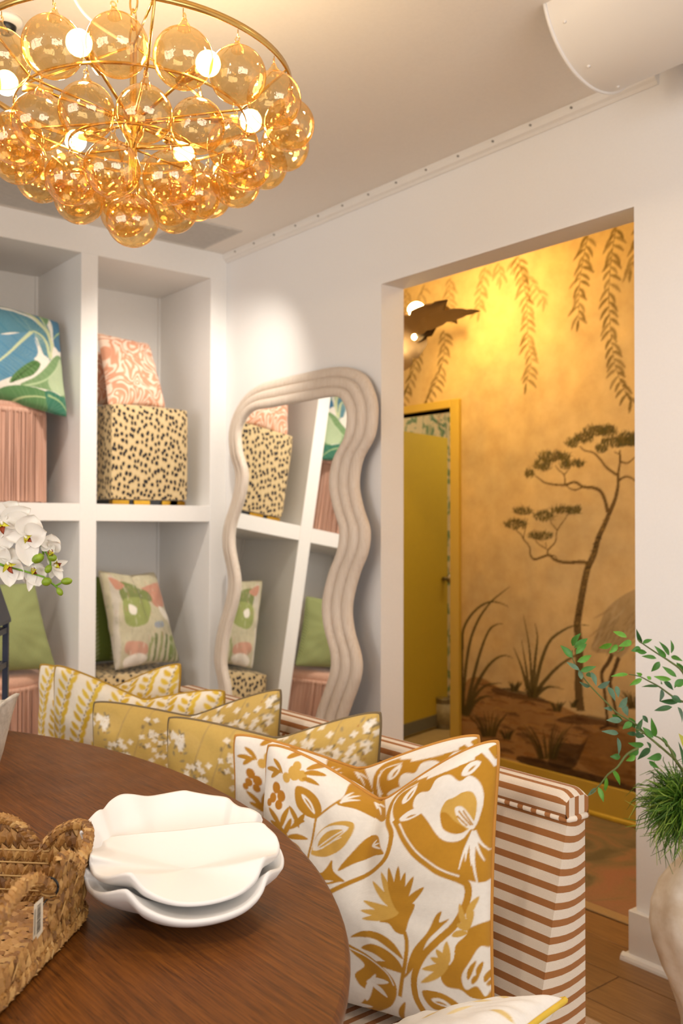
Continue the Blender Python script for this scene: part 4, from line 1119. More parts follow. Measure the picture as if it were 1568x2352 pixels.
prof = [(0.000, 0.046), (0.000, 0.050), (0.003, 0.056), (0.010, 0.060), (0.026, 0.061), (0.040, 0.057), (0.0455, 0.050), (0.047, 0.041), (0.0485, 0.041), (0.050, 0.046), (0.057, 0.050), (0.074, 0.050), (0.088, 0.046), (0.0935, 0.039), (0.095, 0.030), (0.0965, 0.030), (0.098, 0.034), (0.105, 0.038), (0.122, 0.037), (0.136, 0.032), (0.1425, 0.024), (0.145, 0.016), (0.145, -0.012)]
G = np.array([m3(inner+ND*a, b*1.25-0.030 if b > 0.012 else b) for a, b in prof])
ft = NT('whitewashed_wood'); v = ft.coord('Object', (30, 30, 2.2)); n1 = ft.noise(v, 4, 5, 0.65)
ft.base(ft.ramp(n1, [(0.25, '#c9b8a6'), (0.5, '#d5c7b8'), (0.8, '#ddd2c5')])); ft.set(Roughness=0.65); ft.bump(n1, 0.05, 0.001)
m = MB(); m.grid(G, closed_u=True); m.build('frame', ft.m, mir)
gt = NT('mirror_glass'); gt.base((0.93, 0.94, 0.92)); gt.set(Roughness=0.0, Metallic=1.0)
gi = m3(inner+ND*0.004, 0.0285); m = MB()
m._add(list(gi), [tuple(range(len(gi)))]); m.build('glass', gt.m, mir, False)
bi = m3(inner+ND*0.145, -0.012); m = MB(); m._add(list(bi), [tuple(range(len(bi)))[::-1]]); m.build('backing', plain('mirror_back', '#6b5a48', 0.8, nstr=0), mir, False)

# ================================================================== striped sofa
STR_A, STR_B = '#e0d3c3', '#a06a3c'
def stripe_mat(name, period=0.0320, duty=0.42):
    t = NT(name); uv = t.coord('UV')
    sp = t.add('ShaderNodeSeparateXYZ'); t.link(uv, sp.inputs[0])
    fr = t.math('FRACT', t.math('DIVIDE', sp.outputs['Y'], period))
    st = t.math('LESS_THAN', fr, duty)
    n = t.noise(t.coord('UV', (420, 420, 1)), 1, 2)
    c = t.mix(st, STR_A, STR_B)
    t.base(t.mix(t.math('MULTIPLY', n, 0.28), c, (0.35, 0.28, 0.2), 'MULTIPLY'))
    t.set(Roughness=0.9); t.b.inputs['Sheen Weight'].default_value = 0.1; t.b.inputs['Specular IOR Level'].default_value = 0.15
    w1 = t.add('ShaderNodeTexWave', bands_direction='DIAGONAL'); w1.inputs['Scale'].default_value = 180; t.link(uv, w1.inputs['Vector'])
    t.bump(w1.outputs['Fac'], 0.35, 0.0008)
    return t.m
stripe = stripe_mat('striped_linen')
SX0, SX1, SYB = 1.30, 2.893, -0.93
sofa = thing('striped_sofa', ((SX0+SX1)/2, -1.25, 0.012), 'cream and tan striped armless sofa behind the wooden table', 'sofa')
m = MB()
zs = np.linspace(0.16, 0.745, 14)
yf = lambda z: -0.988-0.080*(0.745-z)/0.30*0.95
rowsF = []; uvF = []
nxs = 30
for z in zs:
    for x in np.linspace(SX0, SX1, nxs):
        e = (x-SX0)/(SX1-SX0)
        rowsF.append((x, yf(z)-0.004*math.sin(math.pi*e), z)); uvF.append((x, z))
m.grid(np.array(rowsF).reshape(len(zs), nxs, 3), uv=uvF)
m.grid(np.array([(x, SYB, z) for z in zs for x in np.linspace(SX0, SX1, nxs)]).reshape(len(zs), nxs, 3), uv=[(x, z) for z in zs for x in np.linspace(SX0, SX1, nxs)], flip=True)
for x, fl_ in ((SX1, False), (SX0, True)):
    G = []; U = []
    for z in zs:
        for k in range(6):
            y = yf(z)+(SYB-yf(z))*k/5; G.append((x+0.004*math.sin(math.pi*k/5)*(1 if x == SX1 else -1), y, z)); U.append((y, z+0.005*math.sin(math.pi*k/5)))
    m.grid(np.array(G).reshape(len(zs), 6, 3), uv=U, flip=fl_)
m.build('back', stripe, sofa, True, uv=True)
# top cap with softly rounded edges, stripes running along it and down the end
prof = [(-0.994, 0.752), (-0.998, 0.760), (-0.999, 0.785), (-0.995, 0.797), (-0.986, 0.803), (-0.960, 0.804), (-0.936, 0.803), (-0.927, 0.797), (-0.924, 0.785), (-0.924, 0.760), (-0.928, 0.752)]
d = np.r_[0, np.cumsum(np.hypot(*np.diff(np.array(prof), axis=0).T))]
m = MB(); xs = list(np.linspace(SX0-0.006, SX1-0.02, 24))+[SX1-0.012, SX1-0.005, SX1+0.001, SX1+0.004]
G = []; U = []
for x in xs:
    sh = max(0.0, (x-(SX1-0.02))/0.024)**2
    for (y, z), dd in zip(prof, d):
        G.append((x, y, z-0.012*sh*(1 if z > 0.79 else 0))); U.append((x, dd+0.004))
m.grid(np.array(G).reshape(len(xs), len(prof), 3), uv=U)
G = []; U = []
for r_, sc in ((0, 1.0), (1, 1.0)):
    for (y, z), dd in zip(prof, d):
        zz = z-0.012*(1 if z > 0.79 else 0) if r_ == 0 else 0.752
        G.append((SX1+0.004, y, zz)); U.append((0, y+1.0*0+0.0095))
m.grid(np.array(G).reshape(2, len(prof), 3), uv=U)
G = [(SX0-0.006, y, zz) for r_ in (0, 1) for (y, z) in prof for zz in ([z] if r_ == 0 else [0.752])]
m.grid(np.array(G).reshape(2, len(prof), 3), uv=[(0, y) for r_ in (0, 1) for y, z in prof], flip=True)
m.build('top_cap', stripe, sofa, True, uv=True)
pm = NT('striped_welt'); uv = pm.coord('UV'); sp = pm.add('ShaderNodeSeparateXYZ'); pm.link(uv, sp.inputs[0])
pm.base(pm.mix(pm.math('LESS_THAN', pm.math('FRACT', pm.math('DIVIDE', sp.outputs['X'], 0.036)), 0.4), STR_A, STR_B)); pm.set(Roughness=0.9)
m = MB(); m.tube([(SX0-0.006, -0.992, 0.7485), (SX1-0.01, -0.992, 0.7485), (SX1+0.003, -0.986, 0.7485), (SX1+0.005, -0.975, 0.7485), (SX1+0.005, -0.93, 0.7485)], 0.0062, 8); m.build('welt', pm.m, sofa, True, uv=True)
sm = MB()
for x0, x1 in ((SX0, (SX0+SX1)/2-0.003), ((SX0+SX1)/2+0.003, SX1)):
    b = rounded_box((x0, -1.60, 0.24), (x1, -1.078, 0.362), 0.03, 0.004)
    o = part('seat_cushion', b.v, b.f, stripe, sofa, True, [(p[1], p[0]+p[2]) for p in b.v])
b = rounded_box((SX0, -1.58, 0.14), (SX1, -1.0, 0.238), 0.012); part('seat_base', b.v, b.f, stripe, sofa, True, [(p[0], p[2]) for p in b.v])
leg_m = plain('walnut_leg', '#4a2e18', 0.4, nscale=30, nstr=0.02, vary=0.15)
for x in (SX0+0.08, SX1-0.08):
    for y in (-1.53, -1.02):
        m = MB(); m.lathe([(0.0, 0), (0.016, 0), (0.025, 0.13), (0, 0.13)], (x, y, 0.0125), 12); m.build('leg', leg_m, sofa)

# backless bench that carries on the seat line beyond the sofa
bn = thing('striped_bench', (0.95, -1.30, 0.012), 'low striped bench beyond the sofa under the yellow pillows', 'bench')
b = rounded_box((0.62, -1.60, 0.20), (1.285, -1.0, 0.362), 0.03, 0.004); part('seat', b.v, b.f, stripe, bn, True, [(p[0], p[1]+p[2]) for p in b.v])
for x in (0.69, 1.22):
    for y in (-1.53, -1.06):
        m = MB(); m.lathe([(0.0, 0), (0.016, 0), (0.025, 0.19), (0, 0.19)], (x, y, 0.0125), 12); m.build('leg', leg_m, bn)
# ------------------------------------------------------------------ pillows on the sofa
def corners(L, R_, drop=0.42, lean=0.05, inset=0.0):
    L = np.array(L, float); R_ = np.array(R_, float)
    e = R_-L; nf = np.array([e[1], -e[0], 0]); nf /= np.linalg.norm(nf)
    if np.dot(nf, CAM-L) < 0: nf = -nf
    eh = e/np.linalg.norm(e)
    BL = np.array([L[0], L[1], 0.366])+nf*lean+eh*inset; BR = np.array([R_[0], R_[1], 0.366])+nf*lean-eh*inset
    return L, R_, BR, BL
yel_m = weave_print('vine_print_cotton'); gold_m = weave_print('blossom_print_silk', 0.6, 0.1); och_m = weave_print('ochre_print_linen', 0.85, 0.1, 1400, 0.3)
yp = plain('mustard_piping', '#a8842a', 0.8, nstr=0); gp_ = plain('taupe_piping', '#6e5d40', 0.7, nstr=0); op = plain('ochre_piping', '#b98133', 0.8, nstr=0)
yc = vine_canvas(3); bc = blossom_canvas(9)
C = corners((0.905, -1.32, 0.868), (1.424, -1.05, 0.905), lean=0.02)
pillow('vine_pillow', 'yellow leaf striped pillow at the far end, behind its twin', *C, 0.13, 130, yc, yel_m, (yp, 0.004), 0.075, 0.05, 'yellow leaf striped pillows on the sofa', 21)
C = corners((1.235, -1.40, 0.912), (1.693, -1.05, 0.853), lean=0.03)
pillow('vine_pillow', 'yellow leaf striped pillow in front of its twin, beside the gold blossom pillows', *C, 0.14, 150, yc, yel_m, (yp, 0.004), 0.06, 0.05, 'yellow leaf striped pillows on the sofa', 22)
C = corners((1.514, -1.395, 0.835), (1.985, -1.05, 0.900), lean=0.03)
pillow('blossom_pillow', 'gold blossom pillow with brown piping, behind the nearer gold one', *C, 0.13, 150, bc, gold_m, (gp_, 0.0038), 0.055, 0.05, 'gold blossom pillows on the sofa', 23)
C = corners((1.898, -1.36, 0.848), (2.40, -1.05, 0.902), lean=0.03)
pillow('blossom_pillow', 'gold blossom pillow with brown piping, next to the ochre floral pillows', *C, 0.14, 170, bc, gold_m, (gp_, 0.0038), 0.055, 0.05, 'gold blossom pillows on the sofa', 24)
CF = corners((2.375, -1.372, 0.865), (2.872, -1.165, 0.935), lean=0.05, inset=-0.005)
oc = ochre_canvas([tuple(project(p)) for p in CF], 0.118/0.49)
C = corners((2.205, -1.352, 0.855), (2.690, -1.020, 0.893), lean=0.02)
pillow('ochre_floral_pillow', 'white and ochre floral pillow tucked behind the front floral one', *C, 0.13, 190, oc, och_m, (op, 0.004), 0.075, 0.05, 'ochre floral pillows on the sofa', 25)
pillow('ochre_floral_pillow', 'white and ochre floral pillow in front, largest in view by the table edge', *CF, 0.16, 330, oc, och_m, (op, 0.0042), 0.118, 0.05, 'ochre floral pillows on the sofa', 26)

# stool with a pillow at the near corner of the table
st = thing('upholstered_stool', (3.12, -1.46, 0.012), 'small cream stool at the near table corner under the white pillow', 'stool')
rounded_box((2.93, -1.66, 0.36), (3.31, -1.28, 0.455), 0.03, 0.006).build('seat', plain('cream_linen', '#d8cdbb', 0.9, nscale=300, nstr=0.2), st)
for x in (2.97, 3.27):
    for y in (-1.62, -1.32):
        m = MB(); m.lathe([(0, 0), (0.014, 0), (0.02, 0.36), (0, 0.36)], (x, y, 0.0125), 10); m.build('leg', leg_m, st)
wc = Canvas(1, 1, 110, 110, '#ece8e2', 2)
for x, y, l, a in [(0.1, 0.9, .12, 20), (0.3, 0.86, .14, -30), (0.42, 0.9, .12, 60), (0.55, 0.8, .16, -20), (0.2, 0.7, .14, 40), (0.7, 0.88, .12, -40), (0.65, 0.7, .12, 10), (0.85, 0.75, .1, 60), (0.4, 0.6, .15, 30), (0.1, 0.5, .14, -10), (0.6, 0.45, .16, 50), (0.85, 0.4, .15, -30), (0.3, 0.3, .15, 20)]:
    wc.leaf((x, y), (x+l*math.cos(math.radians(a)), y+l*math.sin(math.radians(a))), 0.05, random.choice(['#e6c769', '#d9b64c', '#ecd48c']), 0.8, 0.1)
pillow('brushstroke_pillow', 'white pillow with yellow brush marks and yellow piping in the near foreground', at(872, 2402, 1.55), at(1306, 2293, 1.50), at(1150, 2415, 1.34), at(715, 2520, 1.38), 0.095, 90, wc, weave_print('white_brush_cotton'), (plain('yellow_piping', '#d3b13a', 0.8, nstr=0), 0.005), 0, 0.05, None, 31, back='#e8e4de')

# ================================================================== oval table
TX, TY, TA, TB, TZ = 2.15, -2.19, 1.20, 0.752, 0.76
tb = NT('walnut_veneer')
tc = tb.add('ShaderNodeTexCoord'); sep = tb.add('ShaderNodeSeparateXYZ'); tb.link(tc.outputs['Object'], sep.inputs[0])
# veneer is laid in mirrored wedges: grain turns at the mitre line
side = tb.math('GREATER_THAN', tb.math('ADD', tb.math('MULTIPLY', sep.outputs['X'], 0.60), tb.math('MULTIPLY', sep.outputs['Y'], -0.80)), 0.455)
def grainvec(rot):
    mpn = tb.add('ShaderNodeMapping'); mpn.inputs['Rotation'].default_value = (0, 0, rot); mpn.inputs['Scale'].default_value = (6, 210, 1)
    tb.link(tc.outputs['Object'], mpn.inputs['Vector']); return mpn.outputs['Vector']
def both(scale, detail, rough, dist):
    a = tb.noise(grainvec(math.radians(-42)), scale, detail, rough, dist); b = tb.noise(grainvec(math.radians(20)), scale, detail, rough, dist)
    n = tb.add('ShaderNodeMix', data_type='FLOAT'); tb.link(side, n.inputs[0]); tb.link(a, n.inputs[2]); tb.link(b, n.inputs[3]); return n.outputs[0]
g1 = both(1.0, 5, 0.6, 0.4); g2 = both(3.4, 3, 0.55, 0.2)
cA = tb.ramp(g1, [(0.25, '#452509'), (0.5, '#683a10'), (0.75, '#824d18')])
streak = tb.ramp(g2, [(0.34, (0.30, 0.25, 0.22)), (0.48, (1, 1, 1))])
big = tb.noise(tc.outputs['Object'], 2.2, 3)
cB = tb.mix(0.9, cA, streak, 'MULTIPLY')
cB = tb.mix(tb.ramp(big, [(0.35, (0, 0, 0)), (0.7, (0.4, 0.4, 0.4))]), cB, '#744512')
tb.base(cB); 
sm_ = tb.noise(tc.outputs['Object'], 9, 4)
tb.link(tb.math('MULTIPLY_ADD', sm_, 0.20, 0.32), tb.b.inputs['Roughness'])
tb.bump(g2, 0.05, 0.0006); tb.b.inputs['Specular IOR Level'].default_value = 0.22
table = thing('oval_table', (TX, TY, 0.012), 'oval dark walnut dining table in front of the sofa', 'table')
def oval(sc, z, n=120): return [(TX+(TA+sc)*math.cos(t), TY+(TB+sc)*math.sin(t), z) for t in np.linspace(0, 2*math.pi, n, endpoint=False)]
prof = [(-0.9, TZ-0.036), (-0.03, TZ-0.036), (-0.008, TZ-0.033), (-0.001, TZ-0.022), (0.0, TZ-0.010), (-0.003, TZ-0.003), (-0.008, TZ)]
m = MB(); m.grid(np.array([oval(s_ if s_ > -0.5 else -0.3, z) for s_, z in prof]), closed_u=True)
ring = oval(-0.008, TZ); b0 = len(m.v); m._add(ring, [tuple(range(len(ring)))])
m.build('table_top', tb.m, table, True)
for o in table.children: o.data.polygons[-1].use_smooth = False
m = MB(); m.grid(np.array([oval(-0.16, z) for z in (TZ-0.036, TZ-0.10)]), closed_u=True); m.build('apron', tb.m, table)
for sx in (-0.55, 0.40):
    m = MB(); m.lathe([(0, 0), (0.30, 0), (0.30, 0.03), (0.12, 0.07), (0.085, 0.18), (0.10, 0.40), (0.07, 0.60), (0.14, 0.685), (0.14, 0.712), (0, 0.712)], (TX+sx, TY, 0.0125), 28); m.build('pedestal', tb.m, table)

# ================================================================== stacked scalloped bowls
cer = NT('bisque_ceramic'); v = cer.coord('Object'); n1 = cer.noise(v, 60, 3)
cer.base((0.80, 0.775, 0.74)); cer.set(Roughness=0.42); cer.bump(n1, 0.05, 0.001); cer_m = cer.m
BD = {}
def zdep(u, v, z): return on(u, v, 2, z)
def dish(parent, rim, ctr, base_c, base_r, base_z, sag, thick, name='dish', rings=10, pw=2.2, bulge=0.006):
    """a thick shell from a free rim loop down to a round foot"""
    rim = np.asarray(rim); n = len(rim); ctr = np.asarray(ctr, float)
    m = MB(); R1 = []
    for k in range(rings+1):                    # inside surface
        t = k/rings
        p = rim+(ctr-rim)*t
        p = p.copy(); e = 1-(1-t)**pw
        p[:, 2] = rim[:, 2]+(ctr[2]-rim[:, 2])*min(1, e*1.02)
        for _ in range(int(60*t)):
            p = p*0.5+(np.roll(p, 1, 0)+np.roll(p, -1, 0))*0.25
        R1.append(p)
    m.grid(np.array(R1), closed_u=True)
    R2 = []
    out = rim-ctr; out[:, 2] = 0; out /= np.linalg.norm(out, axis=1, keepdims=True)
    lip = rim+out*thick*0.5+np.array([0, 0, -thick*0.55]); R2.append(rim); R2.append(rim+out*thick*0.3+np.array([0, 0, thick*0.02])); R2.append(lip)
    ang = np.linspace(0, 1, 9)[1:]
    foot = np.array([[base_c[0], base_c[1], base_z]]*n)+out*base_r
    for t in ang:
        p = lip+(foot-lip)*t; p[:, 2] = lip[:, 2]+(base_z-lip[:, 2])*(t**0.75)
        p += out*bulge*math.sin(math.pi*t)
        R2.append(p)
    R2.append(np.array([[base_c[0], base_c[1], base_z]]*n))
    m.grid(np.array(R2), closed_u=True, flip=True)
    return m.build(name, cer_m, parent)
def rimloop(pts):
    """(u, v, z) -> closed smooth rim"""
    return catmull([on(u, v, 2, z) for u, v, z in pts], 6, True)
BC = at(424, 2000, 1.405); BR0 = 0.138
def cyl(u, v, far=False, R=None):
    r = ray(u, v); R = R or BR0; d = r[:2]; o = CAM[:2]-BC[:2]
    A, B, Cq = d@d, 2*o@d, o@o-R*R; D = B*B-4*A*Cq
    t = -B/(2*A) if D <= 0 else (-B+(1 if far else -1)*math.sqrt(D))/(2*A)
    return CAM+r*t
near = [(212, 1962), (213, 1985), (224, 2006), (250, 2012), (296, 2003), (312, 2014), (336, 2040), (380, 2062), (430, 2071), (490, 2065), (545, 2046), (582, 2014), (597, 1978), (607, 1966), (630, 1960)]
chord = [(636, 1940, 1.412), (630, 1920, 1.425), (612, 1902, 1.437), (596, 1890, 1.445), (560, 1890, 1.446), (500, 1897, 1.44), (420, 1907, 1.435), (335, 1914, 1.43), (258, 1922, 1.425), (226, 1929, 1.415), (214, 1944, 1.402)]
cb = on(425, 2040, 2, 0.80)
cb = np.array([cb[0]-0.05, cb[1]+0.03, 0.0])
low = thing('scalloped_bowl', (cb[0], cb[1], TZ), 'white scalloped ceramic bowl standing on the table, lower of two', 'bowl', 'stacked white scalloped bowls')
upp = thing('scalloped_bowl', (cb[0], cb[1], TZ+0.024), 'white scalloped ceramic bowl nested on top of its twin', 'bowl', 'stacked white scalloped bowls')
fr_rim = catmull([cyl(*q) for q in near]+[at(*q) for q in chord], 6, True); ctr = fr_rim.mean(0); ctr[2] = 0.838
FT = BC+np.array([_fw[0], _fw[1], 0])*0.022; dish(upp, fr_rim, ctr, FT, 0.062, 0.806, 0.03, 0.009, 'front_leaf', 10, 1.25, 0.015)
lo_rim = fr_rim.copy(); oo = lo_rim-ctr; oo[:, 2] = 0; oo /= np.linalg.norm(oo, axis=1, keepdims=True)
lo_rim = lo_rim+oo*0.007; lo_rim[:, 2] -= 0.021
c2 = ctr.copy(); c2[2] = 0.800
dish(low, lo_rim, c2, FT, 0.066, TZ+0.0005, 0.03, 0.009, 'front_leaf')
# tall ruffled back leaf rising behind the fold
back = [(203, 1919), (200, 1910), (212, 1884), (226, 1862), (242, 1858), (262, 1840), (284, 1827), (305, 1825), (340, 1829), (380, 1825), (420, 1819), (440, 1820), (480, 1826), (518, 1833), (534, 1849), (548, 1855), (575, 1858), (591, 1868), (594, 1884)]
br_ = catmull([cyl(u, v, True, 0.146) for u, v in back], 5)
footln = np.array([fr_rim[0]*(1-t)+at(596, 1893, 1.445)*t for t in np.linspace(0, 1, len(br_))])
cc = ctr+0; 
rows = []
for t in np.linspace(0, 1, 9):
    tgt = footln*0.55+ctr*0.45; tgt[:, 2] = 0.812
    p = br_+(tgt-br_)*t; p[:, 2] = br_[:, 2]+(tgt[:, 2]-br_[:, 2])*(1-(1-t)**1.7)
    d = p-ctr; d[:, 2] = 0; d /= np.linalg.norm(d, axis=1, keepdims=True)
    s_ = np.linspace(0, 1, len(br_))
    p += d*(0.010*math.sin(math.pi*t)+0.004*np.sin(s_*26)[:, None]*(1-t))
    rows.append(p)
def shell(rows, off, name, parent, dz=0.0):
    A = np.array(rows); B = A.copy(); d = A-ctr; d[..., 2] = 0; d /= np.linalg.norm(d, axis=-1, keepdims=True)
    B += d*off; B[..., 2] -= 0.002
    A = A+np.array([0, 0, dz]); B = B+np.array([0, 0, dz])
    m = MB(); m.grid(A); m.grid(B, flip=True)
    for i in range(0, 1): m.grid(np.array([A[0], (A[0]+B[0])/2+np.array([0, 0, 0.0015]), B[0]]), flip=True)
    m.grid(np.array([A[:, 0], B[:, 0]])); m.grid(np.array([A[:, -1], B[:, -1]]), flip=True); m.grid(np.array([A[-1], B[-1]]))
    return m.build(name, cer_m, parent)
shell(rows, 0.008, 'back_leaf', upp)

# ================================================================== seagrass basket
sg = NT('seagrass'); oi2 = sg.add('ShaderNodeObjectInfo')
n1 = sg.noise(sg.coord('Object', (1, 1, 1)), 70, 4, 0.6); n2 = sg.noise(sg.coord('Object'), 380, 2)
gi_ = sg.add('ShaderNodeNewGeometry')
sg.base(sg.mix(sg.math('MULTIPLY', n2, 0.35), sg.ramp(sg.math('MULTIPLY_ADD', gi_.outputs['Random Per Island'], 0.75, sg.math('MULTIPLY', n1, 0.25)), [(0.08, '#5f3c18'), (0.4, '#96682f'), (0.75, '#b98c4c'), (0.95, '#d0aa6c')]), '#7a5228')); sg.set(Roughness=0.55); sg.bump(n2, 0.3, 0.001)
sea = sg.m
K = np.array([2.742, -1.930])-_rt[:2]*0.012; e2 = np.array([0.70, -0.714]); e1 = np.array([-0.714, -0.70])
LW, LD, rc = 0.42, 0.44, 0.055        # along e2 (near side), along e1 (far side)
def foot_path():
    pts = []
    c = [(rc, rc, 180), (LW-rc, rc, 270), (LW-rc, LD-rc, 0), (rc, LD-rc, 90)]
    for a, b, s0 in c:
        for k in range(9):
            t = math.radians(s0+k*90/8); pts.append((a+rc*math.cos(t), b+rc*math.sin(t)))
    return np.array(pts)
fp = foot_path()            # x along e2, y along e1 ; starts mid far-left corner
fpc = np.r_[fp, fp[:1]]; fd = np.r_[0, np.cumsum(np.hypot(*np.diff(fpc, axis=0).T))]; PER = fd[-1]
def fpos(s_):
    s_ = s_ % PER; return np.array([np.interp(s_, fd, fpc[:, 0]), np.interp(s_, fd, fpc[:, 1])])
def wpos(s_, z, out=0.0):
    p = fpos(s_); q = fpos(s_+0.004)-fpos(s_-0.004); q /= np.linalg.norm(q); nrm = np.array([q[1], -q[0]])
    flare = 0.014*(z/0.12)**1.2
    p = p+nrm*(flare+out); w2 = K+e2*p[0]+e1*p[1]
    return np.array([w2[0], w2[1], TZ+0.004+z]), q, nrm
NL = 12
lob = PER/NL
def rimh(s_): 
    x = ((s_+0.030) % lob)/lob
    return 0.074+0.050*abs(math.sin(math.pi*x))**0.75
bas = thing('seagrass_basket', (K[0]+0.05, K[1]-0.3, TZ), 'woven seagrass basket with a scalloped rim and looped handle', 'basket')
def lens(m, c, ax, nr, l, w_, t, twist=0.0):
    """one flat plait strand"""
    ax = ax/np.linalg.norm(ax); nr = nr-ax*np.dot(nr, ax); nr /= np.linalg.norm(nr); bi = np.cross(ax, nr)
    v = [c-ax*l]; 
    for k, f_ in ((-0.45, 0.85), (0.25, 1.0)):
        for a, b in ((1, 0), (0, 1), (-1, 0), (0, -1)): v.append(c+ax*l*k+bi*w_*f_*a+nr*t*f_*b)
    v.append(c+ax*l)
    f_ = [(0, 2, 1), (0, 3, 2), (0, 4, 3), (0, 1, 4), (9, 5, 6), (9, 6, 7), (9, 7, 8), (9, 8, 5)]
    for a in range(4): b = (a+1) % 4; f_.append((1+a, 1+b, 5+b, 5+a))
    m._add(v, f_)
rb = random.Random(4)
wall = MB(); ncol = int(PER/0.0135)
sNear0, sNear1 = None, None
# the near side (along e2 at e1=0) carries the open handle
def near_gap(s_, z):
    p = fpos(s_); return p[1] < 0.02 and 0.155 < p[0] < 0.345 and z > 0.026
for k in range(ncol):
    s_ = (k+0.5)*PER/ncol
    hcol = rimh(s_); z = 0.014; j = 0
    while z < hcol-0.004:
        if not near_gap(s_, z):
            for sd in (-1, 1):
                c, tq, nq = wpos(s_+sd*0.0030, z+(0.003 if sd > 0 else 0), rb.uniform(-.0015, .0015))
                t3 = np.array([*(e2*tq[0]+e1*tq[1]), 0.0]); n3 = np.array([*(e2*nq[0]+e1*nq[1]), 0.0])
                axv = np.array([0, 0, 1.0])-t3*sd*(0.42+rb.uniform(-.18, .18))
                lens(wall, c+n3*0.002*(1 if (j+sd) % 2 else -1), axv, n3, 0.0125*rb.uniform(.9, 1.15), 0.0060*rb.uniform(.85, 1.15), 0.0042)
                if rb.random() < 0.10: lens(wall, c+n3*0.005, axv+t3*rb.uniform(-1.2, 1.2), n3, 0.014, 0.0022, 0.001)
        z += 0.0118; j += 1
wo = wall.build('woven_wall', sea, bas, False, kind='stuff')
stk = MB()
for z in (0.022, 0.042, 0.062, 0.080):
    stk.tube([wpos(s_, z, -0.005)[0] for s_ in np.linspace(PER*0.765, PER*0.992, 40)], 0.0016, 5)
stk.build('cane_rods', plain('cane', '#b8935a', 0.5, nstr=0), bas)
def rope(m, P, r, pitch=0.0072, tilt=0.9):
    P = np.asarray(P); d = np.r_[0, np.cumsum(np.linalg.norm(np.diff(P, axis=0), axis=1))]; n = int(d[-1]/pitch)
    for k in range(n):
        t = (k+0.5)/n*d[-1]; c = np.array([np.interp(t, d, P[:, i]) for i in range(3)]); c2 = np.array([np.interp(min(d[-1], t+.004), d, P[:, i]) for i in range(3)])-np.array([np.interp(max(0, t-.004), d, P[:, i]) for i in range(3)])
        c2 /= max(np.linalg.norm(c2), 1e-9); ref = np.array([0, 0, 1.0]) if abs(c2[2]) < .8 else np.array([1.0, 0, 0])
        s1 = np.cross(c2, ref); s1 /= np.linalg.norm(s1); s2 = np.cross(s1, c2)
        for a in range(4):
            ph = a*math.pi/2+rb.uniform(-.3, .3); n3 = s1*math.cos(ph)+s2*math.sin(ph); tg = -s1*math.sin(ph)+s2*math.cos(ph)
            lens(m, c+n3*r*0.62, tg*tilt+c2*0.55, n3, r*1.25*rb.uniform(.85, 1.2), pitch*0.72, r*0.42)
rim = MB(); seg = []
ss = np.linspace(0, PER, 420)
run = []
for s_ in ss:
    z = rimh(s_)
    if near_gap(s_, z):
        if len(run) > 4: rope(rim, run, 0.0075)
        run = []
    else: run.append(wpos(s_, z, 0.0)[0])
rope(rim, run, 0.0075)
rim.build('rim', sea, bas, False, kind='stuff')
basem = MB()
for a in np.arange(0.01, LW-0.005, 0.0145):
    for b in np.arange(0.012, LD-0.01, 0.021):
        for sd in (-1, 1):
            c2_ = K+e2*(a+sd*0.003)+e1*(b+(0.008 if sd > 0 else 0)); lens(basem, np.array([c2_[0], c2_[1], TZ+0.007+rb.uniform(-.001, .002)]), np.array([*(e1+e2*sd*0.45), 0]), np.array([0, 0, 1.0]), 0.016, 0.0062, 0.0042)
basem.build('woven_base', sea, bas, False, kind='stuff')
m = MB()
m.prism([tuple(K+e2*p[0]+e1*p[1]) for p in fp*0.985+0.003], 2, TZ+0.0008, TZ+0.004); m.build('base_liner', sea, bas, False)
rope_m = MB(); rope(rope_m, [wpos(s_, 0.0075, 0.004)[0] for s_ in np.linspace(0, PER, 300)], 0.0085); rope_m.build('foot_rope', sea, bas, False, kind='stuff')
# looped handle over the opening of the near side
hb_ = []
for t in np.linspace(0, 1, 26):
    p = np.array([0.150+0.20*t, -0.006-0.006*math.sin(math.pi*t)]); w2 = K+e2*p[0]+e1*p[1]
    hb_.append((w2[0], w2[1], TZ+0.074+0.060*math.sin(math.pi*t)**0.8))
hm = MB(); rope(hm, hb_, 0.0085); hm.build('handle', sea, bas, False, kind='stuff')
# price tag
tp = np.array(hb_[2])
tg = thing('price_tag', tp+np.array([0, 0, -0.10]), 'small paper price tag with a barcode tied to the basket handle', 'tag')
m = MB(); m.tube([tp+np.array([0.012*math.cos(a)*_rt[0], 0.012*math.cos(a)*_rt[1], 0.004+0.013*math.sin(a)]) for a in np.linspace(0, 2*math.pi, 20)], 0.0016, 6)
m.tube([tp+np.array([0, 0, -0.008]), at(86, 2096, np.dot(tp-CAM, _fw)-0.01)], 0.001, 5); m.build('black_string', plain('black_elastic', '#0b0b0b', 0.6, nstr=0), tg)
dT = float(np.dot(tp-CAM, _fw))-0.012
q = [at(78, 2078, dT), at(98, 2060, dT-0.012), at(97, 2140, dT-0.012), at(75, 2172, dT)]
m = MB(); nq = np.cross(q[1]-q[0], q[3]-q[0]); nq /= np.linalg.norm(nq)
m._add([p for p in q]+[p+nq*0.0006 for p in q], [(0, 1, 2, 3), (7, 6, 5, 4), (0, 4, 5, 1), (1, 5, 6, 2), (2, 6, 7, 3), (3, 7, 4, 0)]); m.build('paper', plain('tag_paper', '#cfc4ae', 0.8, nstr=0), tg, False)
m = MB(); Q = lambda a, b: (q[0]*(1-a)+q[1]*a)*(1-b)+(q[3]*(1-a)+q[2]*a)*b-nq*0.0004*(1 if np.dot(nq, CAM-q[0]) < 0 else -2.6)
t_ = 0.12
